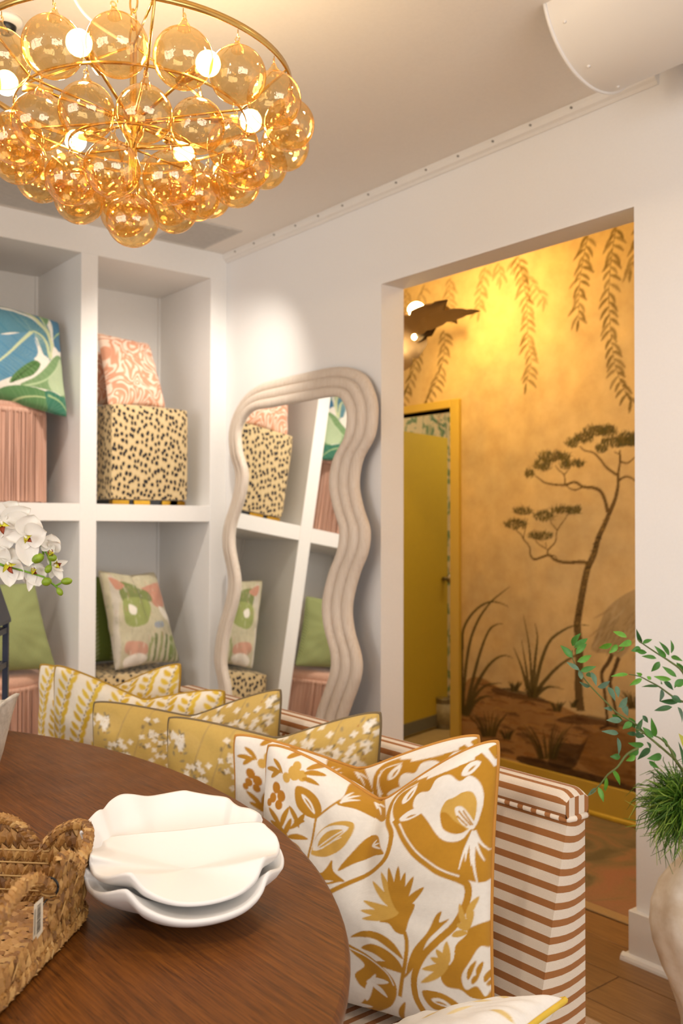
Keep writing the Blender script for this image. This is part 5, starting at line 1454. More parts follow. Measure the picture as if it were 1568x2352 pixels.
while t_ < 0.86:
    w_ = rb.choice([.006, .010, .016]); m._add([Q(.42, t_), Q(.82, t_), Q(.82, t_+w_), Q(.42, t_+w_)], [(0, 1, 2, 3)]); t_ += w_+rb.choice([.008, .012, .018])
for k in range(3): m._add([Q(.12+.07*k, .15), Q(.14+.07*k, .15), Q(.14+.07*k, .80), Q(.12+.07*k, .80)], [(0, 1, 2, 3)])
m.build('barcode', plain('barcode_ink', '#2a2622', 0.8, nstr=0), tg, False)

# ================================================================== ruffled planter, moss, orchid, lantern on the left
stone = NT('stone_ceramic'); v = stone.coord('Object'); n1 = stone.noise(v, 26, 5, 0.65)
stone.base(stone.ramp(n1, [(0.3, '#a59a8c'), (0.55, '#cbc1b3'), (0.75, '#dbd3c8')])); stone.set(Roughness=0.6); stone.bump(n1, 0.08, 0.002)
PC = at(-86, 1790, 2.06)[:2]
pot = thing('ruffled_planter', (PC[0], PC[1], TZ), 'grey white ruffled ceramic planter at the left edge of the table', 'planter')
def ruff(r, z, amp, n=72, k=4, ph=1.2, tilt=0.0):
    out = []
    for t in np.linspace(0, 2*math.pi, n, endpoint=False):
        w_ = math.cos(k*t+ph); rr = r*(1+amp*0.75*w_); out.append((PC[0]+rr*math.cos(t), PC[1]+rr*math.sin(t), z+amp*0.09*math.cos(k*t+ph+0.8)))
    return out
pr_ = [(0.058, 0.0, 0), (0.064, 0.004, 0), (0.072, 0.03, 0.02), (0.082, 0.07, 0.05), (0.090, 0.11, 0.07), (0.097, 0.15, 0.10), (0.105, 0.184, 0.13), (0.108, 0.191, 0.14), (0.102, 0.192, 0.14), (0.094, 0.170, 0.12), (0.086, 0.140, 0.10), (0.03, 0.130, 0.0), (0.0, 0.130, 0)]
m = MB(); m.grid(np.array([ruff(r, TZ+0.0005+z, a) for r, z, a in pr_]), closed_u=True); m.build('bowl_body', stone.m, pot)
moss_m = plain('moss_green', '#6f7d2a', 0.9, nscale=60, nstr=0.3, vary=0.4)
ms = MB()
for k in range(420):
    a = rb.uniform(0, 6.28); r = 0.075*math.sqrt(rb.random()); p = np.array([PC[0]+r*math.cos(a), PC[1]+r*math.sin(a), TZ+0.138+0.012*(1-r/0.075)])
    d = np.array([rb.gauss(0, 1), rb.gauss(0, 1), rb.uniform(.4, 1.5)]); d /= np.linalg.norm(d); ms.tube([p, p+d*rb.uniform(.010, .026)+np.array([0, 0, .003])], [0.0014, 0.0005], 4)
tag(ms.build('moss', moss_m, None, True, kind='stuff'), 'tufts of green moss filling the ruffled planter', 'moss')

DO = 2.02
pet_t = NT('orchid_petal'); v = pet_t.coord('Object'); pet_t.base((0.84, 0.80, 0.72)); pet_t.set(Roughness=0.55)
pet_t.b.inputs['Subsurface Weight'].default_value = 0.15; pet_t.b.inputs['Subsurface Radius'].default_value = (0.01, 0.008, 0.005)
pet_t.bump(pet_t.noise(v, 160, 2), 0.12, 0.001)
petal_m = pet_t.m
lipy = plain('orchid_lip_yellow', '#c9c22a', 0.5, nstr=0, vary=0.15); lipr = plain('orchid_lip_rust', '#96401a', 0.5, nstr=0, vary=0.2)
budm = plain('orchid_bud_green', '#7f9a1e', 0.45, nscale=50, nstr=0.05, vary=0.25); stm = plain('orchid_stem_green', '#6c9a20', 0.5, nstr=0, vary=0.15)
orc = thing('white_orchid', (PC[0], PC[1], TZ+0.14), 'white artificial orchid spray with green buds leaning in from the left', 'orchid')
def px3(u, v, dd=0.0): return at(u, v, DO+dd)
def petal(parent, base, tip, width, nrm, cup=0.25, name='petal', mat=None, n=9, pw=0.75):
    base = np.asarray(base, float); tip = np.asarray(tip, float); ax = tip-base; L = np.linalg.norm(ax); ax /= L
    nrm = np.asarray(nrm, float); nrm = nrm-ax*np.dot(nrm, ax); nrm /= np.linalg.norm(nrm); bi = np.cross(nrm, ax)
    G = []
    for i in range(n):
        t = i/(n-1); w_ = width*(math.sin(math.pi*min(1, t*0.93+0.05)**pw))**0.7 if t < 1 else 0.001
        row = []
        for j in range(7):
            s_ = (j-3)/3; row.append(base+ax*L*t+bi*w_*s_*0.5+nrm*(cup*width*(s_*s_-0.35)*0.5+cup*L*0.35*math.sin(math.pi*t*0.8)))
        G.append(row)
    G = np.array(G); m = MB(); m.grid(G); m.grid(G-nrm*0.0007, flip=True)
    return m.build(name, mat or petal_m, parent)
def flower(uv, dd, petals, lip, facing):
    """petals: list of (tip u, tip v, width in px); lip: direction in px"""
    c = px3(*uv, dd); sc = (DO+dd)/F_PX
    f_ = bpy.data.objects.new('flower', None); COL.objects.link(f_); f_.parent = orc; f_.location = [float(x) for x in (c-world_org(orc))]
    f_.empty_display_size = 0.02
    nv = -_fw+_rt*facing[0]+_up*facing[1]
    for u, v, w_ in petals: petal(f_, c, at(u, v, DO+dd+rb.uniform(-.004, .010)), w_*sc, nv, 0.22)
    l = c+nv/np.linalg.norm(nv)*0.008
    le = l+(_rt*lip[0]-_up*lip[1])*sc+nv*0.008
    petal(f_, l, le, 14*sc, nv, 0.6, 'lip', lipr, 7)
    for s_ in (-1, 1):
        e = l+(_rt*(lip[0]*0.4+s_*lip[1]*0.75)-_up*(lip[1]*0.4-s_*lip[0]*0.75))*sc+nv*0.010
        petal(f_, l, e, 10*sc, nv, 0.8, 'lip_lobe', lipy, 6)
    m = MB(); m.ellipsoid(l+nv*0.004, 0.0042, n=8, m=6); m.build('column', petal_m, f_)
flower((8, 1200), 0.00, [(40, 1152, 62), (100, 1228, 74), (-40, 1150, 60), (-60, 1225, 70), (20, 1262, 54), (72, 1168, 52)], (6, 26), (0.1, -0.1))
flower((60, 1232), -0.02, [(14, 1232, 26), (108, 1222, 60), (78, 1182, 64), (66, 1300, 52), (56, 1262, 30)], (14, 12), (0.35, -0.1))
flower((22, 1290), 0.01, [(-30, 1262, 60), (56, 1330, 44), (-10, 1320, 50), (30, 1258, 58), (24, 1348, 44)], (14, 22), (0.1, -0.3))
flower((78, 1300), 0.015, [(62, 1340, 50), (92, 1346, 52), (108, 1310, 30), (66, 1358, 22)], (10, 8), (0.2, -0.6))
flower((124, 1298), 0.01, [(112, 1268, 24), (142, 1334, 20), (116, 1328, 18), (156, 1288, 16), (146, 1312, 16)], (14, -6), (0.6, 0.0))
flower((116, 1260), 0.0, [(100, 1242, 34), (138, 1246, 34), (118, 1226, 44), (128, 1266, 28)], (6, 10), (0.3, -0.5))
m = MB()
def bud(u, v, u2, v2, wpx):
    a, b = px3(u, v, -0.01), px3(u2, v2, -0.01); ax = (b-a)/np.linalg.norm(b-a); r1 = np.cross(ax, _fw); r1 /= np.linalg.norm(r1); M = np.stack([r1, np.cross(ax, r1), ax], 1)
    mm = MB(); sc = DO/F_PX; mm.ellipsoid((a+b)/2, wpx*sc/2, wpx*sc/2, np.linalg.norm(b-a)/2, 12, 8, M); return mm.build('bud', budm, orc)
bud(100, 1275, 74, 1290, 22); bud(110, 1276, 130, 1285, 18); bud(116, 1298, 106, 1316, 16); bud(118, 1332, 96, 1340, 20); bud(140, 1336, 166, 1334, 17); bud(132, 1350, 142, 1368, 14)
for path in ([(-60, 1170), (10, 1210), (60, 1236), (92, 1246), (98, 1262), (100, 1274)], [(98, 1258), (108, 1272), (116, 1290), (116, 1300)], [(10, 1300), (50, 1310), (100, 1325), (126, 1345), (136, 1354)], [(128, 1346), (142, 1338)]):
    m.tube([px3(u, v, 0.004) for u, v in path], 0.0022, 6)
pts = [px3(-60, 1170, 0.004), px3(-120, 1200, 0.0), np.array([PC[0]-0.06, PC[1]-0.06, 1.20]), np.array([PC[0]-0.02, PC[1]-0.02, 1.0]), np.array([PC[0], PC[1], TZ+0.135])]
m.tube(catmull(pts, 6), 0.003, 8); m.tube(catmull([px3(10, 1300, 0.004), px3(-70, 1290, 0.0), np.array([PC[0]-0.03, PC[1]-0.05, 1.08]), np.array([PC[0]+0.005, PC[1], TZ+0.135])], 6), 0.0026, 8)
m.build('stem', stm, orc)

navy = plain('navy_lacquer', '#1c2438', 0.4, nscale=40, nstr=0.02, vary=0.08)
ctrL = np.array([1.40, -1.74]); hwL = 0.095
lan = thing('navy_lantern', (ctrL[0], ctrL[1], TZ), 'tall navy blue house-shaped lantern at the left edge of the table', 'lantern')
ca, sa = math.cos(YAW+0.12), math.sin(YAW+0.12)
e = at(9, 1500, 2.62); rx = np.array([ca, sa]); ry = np.array([-sa, ca])
ctrL = np.array(e[:2])-rx*(hwL+0.012)+ry*0.02; lan.location = (ctrL[0], ctrL[1], TZ)
def lbox(m, a0, a1, b0, b1, z0, z1):
    P = [(a, b, z) for z in (z0, z1) for b in (b0, b1) for a in (a0, a1)]
    m._add([(ctrL[0]+rx[0]*a+ry[0]*b, ctrL[1]+rx[1]*a+ry[1]*b, z) for a, b, z in P], [(0, 2, 3, 1), (4, 5, 7, 6), (0, 1, 5, 4), (2, 6, 7, 3), (0, 4, 6, 2), (1, 3, 7, 5)])
zt_ = float(at(20, 1438, 2.62)[2]); zr = zt_+0.26
for a in (-hwL, hwL-0.016):
    for b in (-hwL, hwL-0.016):
        m = MB(); lbox(m, a, a+0.016, b, b+0.016, TZ+0.0005, zt_); m.build('corner_post', navy, lan, False)
m = MB(); lbox(m, -hwL, hwL, -hwL, hwL, TZ+0.0005, TZ+0.022); m.build('base', navy, lan, False)
for b in (-hwL, hwL-0.016):
    for z0 in (zt_-0.03, (TZ+zt_)/2+0.02): m = MB(); lbox(m, -hwL+0.016, hwL-0.016, b, b+0.014, z0, z0+0.016); m.build('rail', navy, lan, False)
for a in (-hwL, hwL-0.016):
    for z0 in (zt_-0.03, (TZ+zt_)/2+0.02): m = MB(); lbox(m, a, a+0.014, -hwL+0.016, hwL-0.016, z0, z0+0.016); m.build('rail', navy, lan, False)
m = MB(); base = [(-hwL-.004, -hwL-.004), (hwL+.004, -hwL-.004), (hwL+.004, hwL+.004), (-hwL-.004, hwL+.004)]; V = []
for sc, z in ((1, zt_), (1, zt_+0.010), (0.32, zr), (0.32, zr+0.03), (0.0, zr+0.04)): V += [(ctrL[0]+rx[0]*a*sc+ry[0]*b*sc, ctrL[1]+rx[1]*a*sc+ry[1]*b*sc, z) for a, b in base]
m._add(V, [(i*4+k, i*4+(k+1) % 4, (i+1)*4+(k+1) % 4, (i+1)*4+k) for i in range(4) for k in range(4)]); m.build('roof', navy, lan, False)

# ================================================================== vase with greenery by the opening
DV = 2.40
VC = at(1640, 2130, DV)
vt = NT('veined_ceramic'); v = vt.coord('Object'); n1 = vt.noise(v, 14, 4, 0.6)
vt.base(vt.ramp(n1, [(0.35, '#d9ccb9'), (0.6, '#efe8dd')])); vt.set(Roughness=0.4)
vase = tag(MB().grid(np.array([[(VC[0]+r*(1+0.075*abs(math.cos(4*(a+2.6*z)))**2.2)*math.cos(a), VC[1]+r*(1+0.075*abs(math.cos(4*(a+2.6*z)))**2.2)*math.sin(a), 0.0006+z) for a in np.linspace(0, 2*math.pi, 144, endpoint=False)]
        for r, z in [(0.001, 0), (0.072, 0), (0.078, 0.01), (0.078, 0.06), (0.092, 0.11), (0.112, 0.16), (0.132, 0.21), (0.148, 0.27), (0.152, 0.315), (0.146, 0.36), (0.128, 0.41), (0.104, 0.445), (0.082, 0.47), (0.07, 0.50), (0.074, 0.53), (0.068, 0.53), (0.062, 0.50), (0.06, 0.45), (0.0, 0.44)]]), closed_u=True).build('swirl_vase', vt.m), 'cream swirl-ribbed vase on the floor at the right edge', 'vase')
leafm = {}
for nm, c in (('light', '#5d9a2c'), ('mid', '#3f7a26'), ('dark', '#2c5a2a'), ('grey', '#53745a')):
    leafm[nm] = plain('bamboo_leaf_'+nm, c, 0.45, nscale=60, nstr=0.03, vary=0.18)
twig = plain('bamboo_twig', '#5d6b34', 0.6, nstr=0)
ZB_ = lambda x, y: (1250+x*318/1312, 1430+y*318/1312)
bam = thing('bamboo_spray', (VC[0], VC[1], 0.50), 'artificial bamboo branches with slender green leaves in the ribbed vase', 'plant')
def gleaf(parent, a, b, wd, mat, nrm, name='leaf', bend=0.12):
    a = np.asarray(a); b = np.asarray(b); ax = b-a; L = np.linalg.norm(ax); ax = ax/L
    nrm = nrm-ax*np.dot(nrm, ax); nrm /= np.linalg.norm(nrm); bi = np.cross(nrm, ax); G = []
    for i in range(8):
        t = i/7; w_ = wd*(math.sin(math.pi*min(0.999, t**0.72)))*0.5+0.0003
        G.append([a+ax*L*t+bi*w_*s_+nrm*(abs(s_)*w_*0.35+bend*L*math.sin(math.pi*t)*0.5) for s_ in (-1, 0, 1)])
    m = MB(); m.grid(np.array(G)); return m.build(name, mat, parent)
DB = 2.22
branches = [  # pixel path in the crop, depth offset
    ([(1230, 1290), (1080, 1160), (960, 1060), (860, 960), (760, 900), (680, 850), (600, 770), (500, 670), (400, 560), (320, 450), (270, 350), (262, 260)], 0.0),
    ([(1420, 700), (1310, 470), (1190, 370), (1080, 300), (930, 200), (880, 160)], 0.03),
    ([(1420, 780), (1310, 750), (1200, 690), (1090, 610), (980, 550), (900, 510), (800, 490)], 0.05),
    ([(1100, 1180), (960, 1060), (870, 1010)], -0.03),
    ([(890, 1190), (780, 1250), (690, 1370), (600, 1440), (530, 1530), (440, 1620)], -0.04),
    ([(1240, 1300), (1180, 1180), (1100, 1100), (1000, 1060), (900, 1050)], -0.02)]
m = MB()
for pth, dd in branches:
    P = [at(*ZB_(x, y), DB+dd) for x, y in pth]
    m.tube(catmull(P, 4), np.linspace(0.0032, 0.0012, (len(P)-1)*4+1), 6)
for x, y in ((1230, 1290), (1240, 1300), (1420, 700), (1420, 780)):
    m.tube(catmull([at(*ZB_(x, y), DB), at(1600, 1820, DB+0.10), np.array([VC[0], VC[1], 0.56]), np.array([VC[0], VC[1], 0.46])], 6), 0.0034, 6)
m.build('branch', twig, bam)
LV = [(262, 330, 150, 215, 62, 'mid'), (262, 220, 345, 100, 66, 'mid'), (280, 240, 410, 150, 60, 'mid'), (300, 300, 400, 200, 60, 'mid'), (310, 370, 445, 310, 60, 'light'), (340, 460, 490, 415, 50, 'mid'), (330, 450, 210, 375, 40, 'grey'), (400, 480, 450, 520, 44, 'dark'), (440, 470, 490, 600, 52, 'grey'), (350, 540, 330, 450, 44, 'grey'), (430, 610, 330, 560, 36, 'grey'), (500, 610, 620, 555, 60, 'grey'), (680, 600, 700, 710, 46, 'grey'), (600, 610, 670, 745, 56, 'grey'), (700, 800, 785, 705, 70, 'grey'), (750, 780, 790, 885, 60, 'grey'), (640, 830, 560, 810, 40, 'grey'), (730, 930, 585, 925, 58, 'grey'), (700, 1050, 540, 1030, 46, 'grey'), (690, 1090, 700, 1260, 52, 'grey'), (720, 1270, 620, 1270, 56, 'mid'), (640, 870, 740, 930, 50, 'mid'),
      (780, 140, 650, 85, 50, 'light'), (640, 200, 515, 240, 54, 'light'), (690, 210, 610, 290, 56, 'light'), (825, 180, 700, 225, 58, 'light'), (750, 230, 690, 275, 40, 'light'), (790, 490, 630, 510, 36, 'light'), (920, 200, 870, 60, 40, 'dark'), (930, 200, 1020, 160, 42, 'mid'), (910, 240, 820, 270, 56, 'mid'), (970, 285, 860, 260, 46, 'mid'), (1060, 340, 920, 320, 44, 'mid'), (1090, 370, 1010, 465, 60, 'mid'), (1150, 330, 1040, 220, 48, 'mid'), (1180, 310, 1085, 180, 46, 'mid'), (1200, 290, 1195, 165, 50, 'mid'), (1200, 320, 1310, 365, 44, 'mid'), (1250, 380, 1330, 470, 44, 'mid'), (1250, 515, 1115, 415, 46, 'mid'), (1200, 540, 1035, 510, 46, 'light'), (925, 500, 870, 475, 34, 'light'), (925, 530, 805, 595, 46, 'light'), (1010, 540, 970, 510, 34, 'light'), (1080, 610, 920, 610, 34, 'dark'), (1110, 630, 1090, 750, 56, 'grey'), (1130, 560, 1220, 640, 56, 'dark'), (1230, 600, 1330, 540, 70, 'mid'), (1200, 700, 1300, 760, 60, 'dark'), (1280, 740, 1090, 745, 56, 'dark'), (1210, 800, 1040, 835, 50, 'dark'), (1260, 800, 1300, 950, 56, 'grey'), (1100, 580, 1085, 530, 50, 'mid'), (1290, 560, 1230, 620, 50, 'mid'),
      (870, 1050, 930, 910, 44, 'dark'), (1050, 1080, 1010, 900, 52, 'mid'), (1030, 1090, 930, 990, 56, 'mid'), (860, 1060, 950, 1080, 60, 'dark'), (780, 1050, 880, 1060, 40, 'dark'), (940, 1160, 790, 1140, 60, 'mid'), (1000, 1190, 880, 1300, 60, 'dark'), (890, 1200, 800, 1260, 70, 'mid'), (860, 1260, 770, 1310, 56, 'light'), (1110, 1260, 970, 1290, 70, 'mid'), (990, 1310, 1080, 1380, 44, 'mid'), (970, 1130, 1000, 1200, 50, 'dark'), (830, 950, 740, 1010, 60, 'mid'), (800, 900, 860, 1000, 56, 'mid'), (1160, 1180, 1110, 1080, 40, 'mid'), (1230, 1310, 1190, 1180, 50, 'mid'), (640, 1395, 715, 1540, 52, 'light'), (580, 1460, 560, 1590, 36, 'mid'), (590, 1470, 575, 1600, 34, 'light'), (510, 1560, 560, 1700, 46, 'light'), (490, 1570, 405, 1645, 34, 'grey'), (760, 1000, 840, 930, 50, 'mid'), (930, 880, 980, 950, 40, 'dark')]
px_m = 318/1312*DB/F_PX
for x0, y0, x1, y1, w_, c in LV:
    d0 = DB+rb.uniform(-.05, .05)
    gleaf(bam, at(*ZB_(x0, y0), d0), at(*ZB_(x1, y1), d0+rb.uniform(-.03, .03)), w_*px_m*1.0, leafm[c], -_fw+_rt*rb.uniform(-.7, .7)+_up*rb.uniform(-.2, .8))
# dark strap leaf with yellow tip
gleaf(bam, at(*ZB_(1330, 1420), DB), at(*ZB_(1268, 1130), DB), 50*px_m, leafm['dark'], -_fw+_rt*0.4); gleaf(bam, at(*ZB_(1390, 1250), DB), at(*ZB_(1270, 1050), DB), 90*px_m, plain('strap_yellow', '#a8a832', 0.5, nstr=0), -_fw+_rt*0.2)
# grass ball
GC = at(1572, 1845, 2.30)
gt_ = NT('tuft_green'); gi_ = gt_.add('ShaderNodeNewGeometry')
gt_.base(gt_.ramp(gi_.outputs['Random Per Island'], [(0.0, '#2c5212'), (0.5, '#4f7d1c'), (0.85, '#7da536'), (1.0, '#a3bd52')])); gt_.set(Roughness=0.5); gb_m = gt_.m
gm = MB()
for k in range(1500):
    z = rb.uniform(-1, 1); a = rb.uniform(0, 6.28); s_ = math.sqrt(1-z*z); d = np.array([s_*math.cos(a), s_*math.sin(a), z])
    L = rb.uniform(0.055, 0.100) if rb.random() < 0.75 else rb.uniform(0.10, 0.135)
    side = np.cross(d, np.array([rb.gauss(0, 1), rb.gauss(0, 1), rb.gauss(0, 1)])); side /= np.linalg.norm(side)
    crv = rb.uniform(-1.1, 1.1)
    P = [GC+d*0.012, GC+d*L*0.55+side*L*0.10*crv, GC+d*L*0.9+side*L*0.30*crv+np.array([0, 0, -0.10*L]), GC+d*L+side*L*0.60*crv+np.array([0, 0, -0.22*L])]
    gm.tube(P, [0.0015, 0.0017, 0.0013, 0.0005], 3, cap=False)
gb_ = gm.build('grass_tuft_ball', gb_m, None, True, kind='stuff')
tag(gb_, 'round shaggy ball of green grass blades above the ribbed vase', 'grass ball')
gm = MB(); gm.tube([GC, np.array([VC[0]-0.01, VC[1]-0.005, 0.60]), np.array([VC[0], VC[1], 0.46])], 0.004, 6); gm.build('stalk', twig, gb_)

# ================================================================== bubble chandelier
CX, CY = 2.15, -1.59
ch = thing('bubble_chandelier', (CX, CY, H), 'round brass chandelier hung with tiers of amber glass globes', 'chandelier')
gold = NT('polished_brass'); gold.base((0.72, 0.46, 0.14)); gold.set(Roughness=0.22, Metallic=1.0)
gold.bump(gold.noise(gold.coord('Object'), 120, 2), 0.03, 0.001)
goldm = gold.m
ag = NT('amber_glass')
lw = ag.add('ShaderNodeLayerWeight'); lw.inputs['Blend'].default_value = 0.5
tcol = ag.ramp(lw.outputs['Facing'], [(0.0, (0.98, 0.86, 0.62)), (0.55, (0.97, 0.82, 0.52)), (0.85, (0.92, 0.70, 0.36)), (1.0, (0.80, 0.50, 0.20))])
tr_ = ag.add('ShaderNodeBsdfTransparent'); ag.link(tcol, tr_.inputs['Color'])
gs_ = ag.add('ShaderNodeBsdfGlossy'); gs_.inputs['Roughness'].default_value = 0.03; gs_.inputs['Color'].default_value = (1.0, 0.88, 0.66, 1)
nzg = ag.noise(ag.coord('Object'), 70, 2, 0.5)
bg = ag.add('ShaderNodeBump'); bg.inputs['Strength'].default_value = 0.22; bg.inputs['Distance'].default_value = 0.004; ag.link(nzg, bg.inputs['Height']); ag.link(bg.outputs['Normal'], gs_.inputs['Normal'])
mx_ = ag.add('ShaderNodeMixShader'); ag.link(ag.math('MULTIPLY_ADD', ag.math('POWER', lw.outputs['Facing'], 3.0), 0.45, 0.15), mx_.inputs[0]); ag.link(tr_.outputs[0], mx_.inputs[1]); ag.link(gs_.outputs[0], mx_.inputs[2]); ag.link(mx_.outputs[0], ag.out.inputs['Surface'])
em = NT('lamp_glow'); e_ = em.add('ShaderNodeEmission'); e_.inputs['Color'].default_value = (1.0, 0.80, 0.50, 1); e_.inputs['Strength'].default_value = 20; em.link(e_.outputs[0], em.out.inputs['Surface'])
# stem, chain, canopy
m = MB(); m.lathe([(0, 0), (0.055, 0), (0.06, -0.012), (0.03, -0.03), (0.0, -0.032)], (CX, CY, H), 24); m.build('canopy', goldm, ch)
z = H-0.03; k = 0
link_me = None
while z > 2.44:
    l = MB(); l.tube([(0.010*math.cos(a), 0, 0.024*math.sin(a)) for a in np.linspace(0, 2*math.pi, 14, endpoint=False)], 0.0024, 6, closed=True)
    if link_me is None: link_me = new_mesh('chain_link', l.v, l.f, goldm)
    o = link('chain_link', link_me, ch); o.location = (0, 0, z-0.024-H); o.rotation_euler = (0, 0, (k % 2)*math.pi/2+0.5); z -= 0.040; k += 1
m = MB(); m.lathe([(0.0, 2.44), (0.008, 2.44), (0.008, 2.30), (0.022, 2.29), (0.026, 2.26), (0.022, 2.23), (0.010, 2.21), (0.009, 2.13), (0.016, 2.12), (0.012, 2.10), (0.0, 2.095)], (CX, CY, 0), 16); m.build('stem', goldm, ch)
def ringband(R, z, hgt, th):
    m = MB(); m.lathe([(R-th, z-hgt/2), (R, z-hgt/2), (R, z+hgt/2), (R-th, z+hgt/2), (R-th, z-hgt/2)], (CX, CY, 0), 96); return m.build('ring', goldm, ch)
ringband(0.362, 2.352, 0.014, 0.004); ringband(0.258, 2.268, 0.006, 0.003); ringband(0.142, 2.198, 0.006, 0.003)
tiers = [(0.356, 2.25, 18, -51.0, 2.345), (0.255, 2.17, 14, -47.0, 2.264), (0.140, 2.10, 7, -44.0, 2.194)]
GR = 0.0575
g = MB(); g.ellipsoid((0, 0, 0), GR, n=36, m=22)
globe_me = new_mesh('glass_globe', g.v, g.f, ag.m)
cp = MB(); cp.lathe([(0.013, GR-0.006), (0.011, GR+0.004), (0.006, GR+0.010), (0.0055, GR+0.014), (0, GR+0.016)], n=14)
cp.tube([(0.0055*math.cos(a), 0, GR+0.020+0.0055*math.sin(a)) for a in np.linspace(0, 2*math.pi, 10, endpoint=False)], 0.0016, 5, closed=True)
cap_me = new_mesh('globe_cap', cp.v, cp.f, ag.m)
spots = []
for R, zc_, n, a0, zr_ in tiers:
    for k in range(n):
        a = math.radians(a0+360*k/n); spots.append((CX+R*math.cos(a), CY+R*math.sin(a), zc_+rb.uniform(-.004, .004), zr_, a))
spots.append((CX, CY, 2.035, 2.10, 0))
for x, y, zc_, zr_, a in spots:
    o = link('glass_globe', globe_me, ch); o.location = (x-CX, y-CY, zc_-H); o.rotation_euler = (rb.uniform(-.1, .1), rb.uniform(-.1, .1), rb.uniform(0, 6)); s_ = rb.uniform(.97, 1.04); o.scale = (s_, s_, s_)
    c = link('globe_cap', cap_me, o)
    h_ = MB(); z0 = zc_+GR*s_+0.022
    h_.tube([(0, 0, z0-zc_), (0, 0, max(z0+0.004, zr_)-zc_)], 0.0011, 5)
    hk = link('hook', new_mesh('hook', h_.v, h_.f, goldm), ch); hk.location = (x-CX, y-CY, zc_-H)
# arms, struts, lamps
for k in range(6):
    a = math.radians(-20+60*k); c_, s_ = math.cos(a), math.sin(a)
    m = MB(); m.tube([(CX+0.012*c_, CY+0.012*s_, 2.262), (CX+0.256*c_, CY+0.256*s_, 2.268), (CX+0.36*c_, CY+0.36*s_, 2.348)], 0.003, 6)
    m.tube([(CX+0.010*c_, CY+0.010*s_, 2.20), (CX+0.140*c_, CY+0.140*s_, 2.198)], 0.0025, 6)
    if k % 2 == 0: m.tube([(CX+0.008*c_, CY+0.008*s_, 2.435), (CX+0.36*c_, CY+0.36*s_, 2.352)], 0.0028, 6)
    m.build('arm', goldm, ch)
for k, ad in enumerate((-49, 7.5, 68.5, 126, -175.5, -107)):
    a = math.radians(ad); c_, s_ = math.cos(a), math.sin(a); zb = 2.30
    m = MB(); m.tube([(CX+0.02*c_, CY+0.02*s_, 2.262), (CX+0.19*c_, CY+0.19*s_, zb-0.004)], 0.004, 6); m.tube([(CX+0.175*c_, CY+0.175*s_, zb-0.006), (CX+0.238*c_, CY+0.238*s_, zb)], 0.0115, 14); m.build('socket', goldm, ch)
    b = MB(); b.ellipsoid((CX+0.272*c_, CY+0.272*s_, zb+0.001), 0.026, n=18, m=12); b.build('light_bulb', em.m, ch)
    point('chandelier_bulb', (CX+0.272*c_, CY+0.272*s_, zb+0.034), 2.6, (1.0, 0.74, 0.42), 0.02)
# white flex looped along the ceiling
m = MB(); m.tube(catmull([(CX-0.03, CY-0.03, H-0.03), (CX-0.07, CY-0.12, 2.60), (CX-0.05, CY-0.10, 2.50), (CX-0.01, CY-0.01, 2.44)], 8), 0.0035, 8); m.build('flex', trim_m, ch)

# small ceiling camera seen past the ring
cp0 = on(14, 44, 2, H)
cc_ = thing('ceiling_camera', cp0, 'small dark dome camera on the ceiling in the upper left corner', 'camera')
m = MB(); m.lathe([(0, 0), (0.045, 0), (0.045, -0.012), (0.03, -0.02), (0, -0.02)], cp0, 20); m.build('mount', trim_m, cc_)
m = MB(); m.ellipsoid(cp0+np.array([0, 0, -0.02]), 0.028, 0.028, 0.026, 16, 10); m.build('dome', black_m, cc_)
m = MB(); q0 = cp0+np.array([-0.03, -0.03, -0.014]); m.box(q0-0.008, q0+0.008); m.build('red_marker', plain('red_plastic', '#a01818', 0.4, nstr=0), cc_, False)

# ================================================================== leaf lamp in the hall
lc_ = np.array([0.60, 0.58, 2.36])
ll = thing('leaf_lamp', (lc_[0], lc_[1], H), 'bronze banana leaf ceiling lamp glowing in the golden hall', 'lamp')
brz = NT('bronze_leaf'); brz.base((0.09, 0.045, 0.012)); brz.set(Roughness=0.4, Metallic=0.5)
wv = brz.add('ShaderNodeTexWave', bands_direction='X'); wv.inputs['Scale'].default_value = 30; brz.link(brz.coord('UV'), wv.inputs['Vector']); brz.bump(wv.outputs['Fac'], 0.5, 0.003)
def bleaf(a, b, wd, cup, nrm):
    a = np.asarray(a, float); b = np.asarray(b, float); ax = b-a; L = np.linalg.norm(ax); ax /= L
    nrm = np.asarray(nrm, float); nrm = nrm-ax*np.dot(nrm, ax); nrm /= np.linalg.norm(nrm); bi = np.cross(nrm, ax); G = []; U = []
    for i in range(22):
        t = i/21; w_ = wd*math.sin(math.pi*min(0.995, 0.06+t*0.94)**0.8)**0.75
        notch = 1-0.22*(1 if i in (7, 13, 18) else 0)
        for s_ in np.linspace(-1, 1, 9): G.append(a+ax*L*t+bi*w_*0.5*s_*notch+nrm*(cup*wd*s_*s_+0.16*L*math.sin(math.pi*t*0.9))); U.append((t, s_))
    G = np.array(G).reshape(22, 9, 3); m = MB(); m.grid(G, uv=U); m.grid(G+nrm*0.0015, uv=U, flip=True); o = m.build('metal_leaf', brz.m, ll, True, uv=True); return o
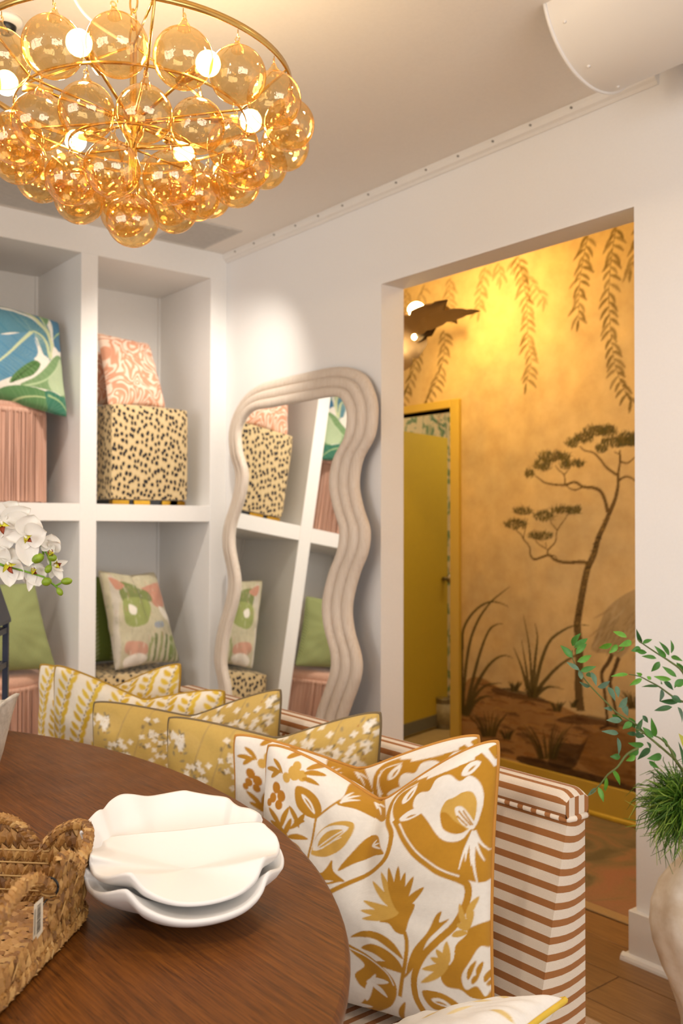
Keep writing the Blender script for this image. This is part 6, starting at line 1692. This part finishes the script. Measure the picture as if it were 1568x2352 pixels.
bleaf(at(896, 842, 4.60), at(1034, 690, 4.36), 0.21, 0.06, -_fw+_up*0.3)
bleaf(at(940, 772, 4.46), at(1108, 719, 4.24), 0.085, 0.06, -_fw+_up*0.3)
bleaf(at(950, 792, 4.44), at(1003, 757, 4.36), 0.025, 0.1, -_fw+_up*.3)
bleaf(lc_+np.array([-.02, .02, -.02]), lc_+np.array([-.42, .20, .06]), 0.22, 0.3, (0, 0, 1))
bleaf(lc_+np.array([0, .03, -.02]), lc_+np.array([.10, .40, .03]), 0.18, 0.3, (0, 0, 1))
bleaf(lc_+np.array([0, -.03, -.02]), lc_+np.array([-.25, -.32, .02]), 0.20, 0.3, (0, 0, 1))
m = MB(); m.tube([(lc_[0], lc_[1], H), (lc_[0], lc_[1], lc_[2]-0.08)], 0.010, 10); m.lathe([(0, 0), (0.06, 0), (0.06, -0.015), (0, -0.02)], (lc_[0], lc_[1], H), 20); m.build('rod', goldm, ll)
em2 = NT('hall_lamp_glow'); e_ = em2.add('ShaderNodeEmission'); e_.inputs['Color'].default_value = (1.0, 0.72, 0.30, 1); e_.inputs['Strength'].default_value = 30; em2.link(e_.outputs[0], em2.out.inputs['Surface'])
for p, r_ in ((at(956, 712, 4.66), 0.045), (at(953, 774, 4.42), 0.017)):
    m = MB(); m.ellipsoid(p, r_, r_, r_*0.9, 14, 10); m.build('light_bulb', em2.m, ll)
point('hall_lamp', (0.86, 0.62, 2.52), 22, (1.0, 0.66, 0.22), 0.06)
point('hall_lamp_low', (0.66, 0.50, 2.20), 8, (1.0, 0.68, 0.26), 0.05)
# glowing disc and light added out of view to warm the opening's jamb
hl = tag(MB().lathe([(0, 0), (0.06, 0), (0.075, -0.012), (0.055, -0.02), (0.0, -0.022)], (2.95, 0.62, H), 24).build('added_glow_disc', em2.m), 'small round glowing disc added unseen on the hall ceiling to warm the jamb', 'lamp')
point('added_hall_fill', (2.95, 0.62, H-0.10), 9, (1.0, 0.74, 0.36), 0.06)  # unseen fill for jamb, rug and lower mural
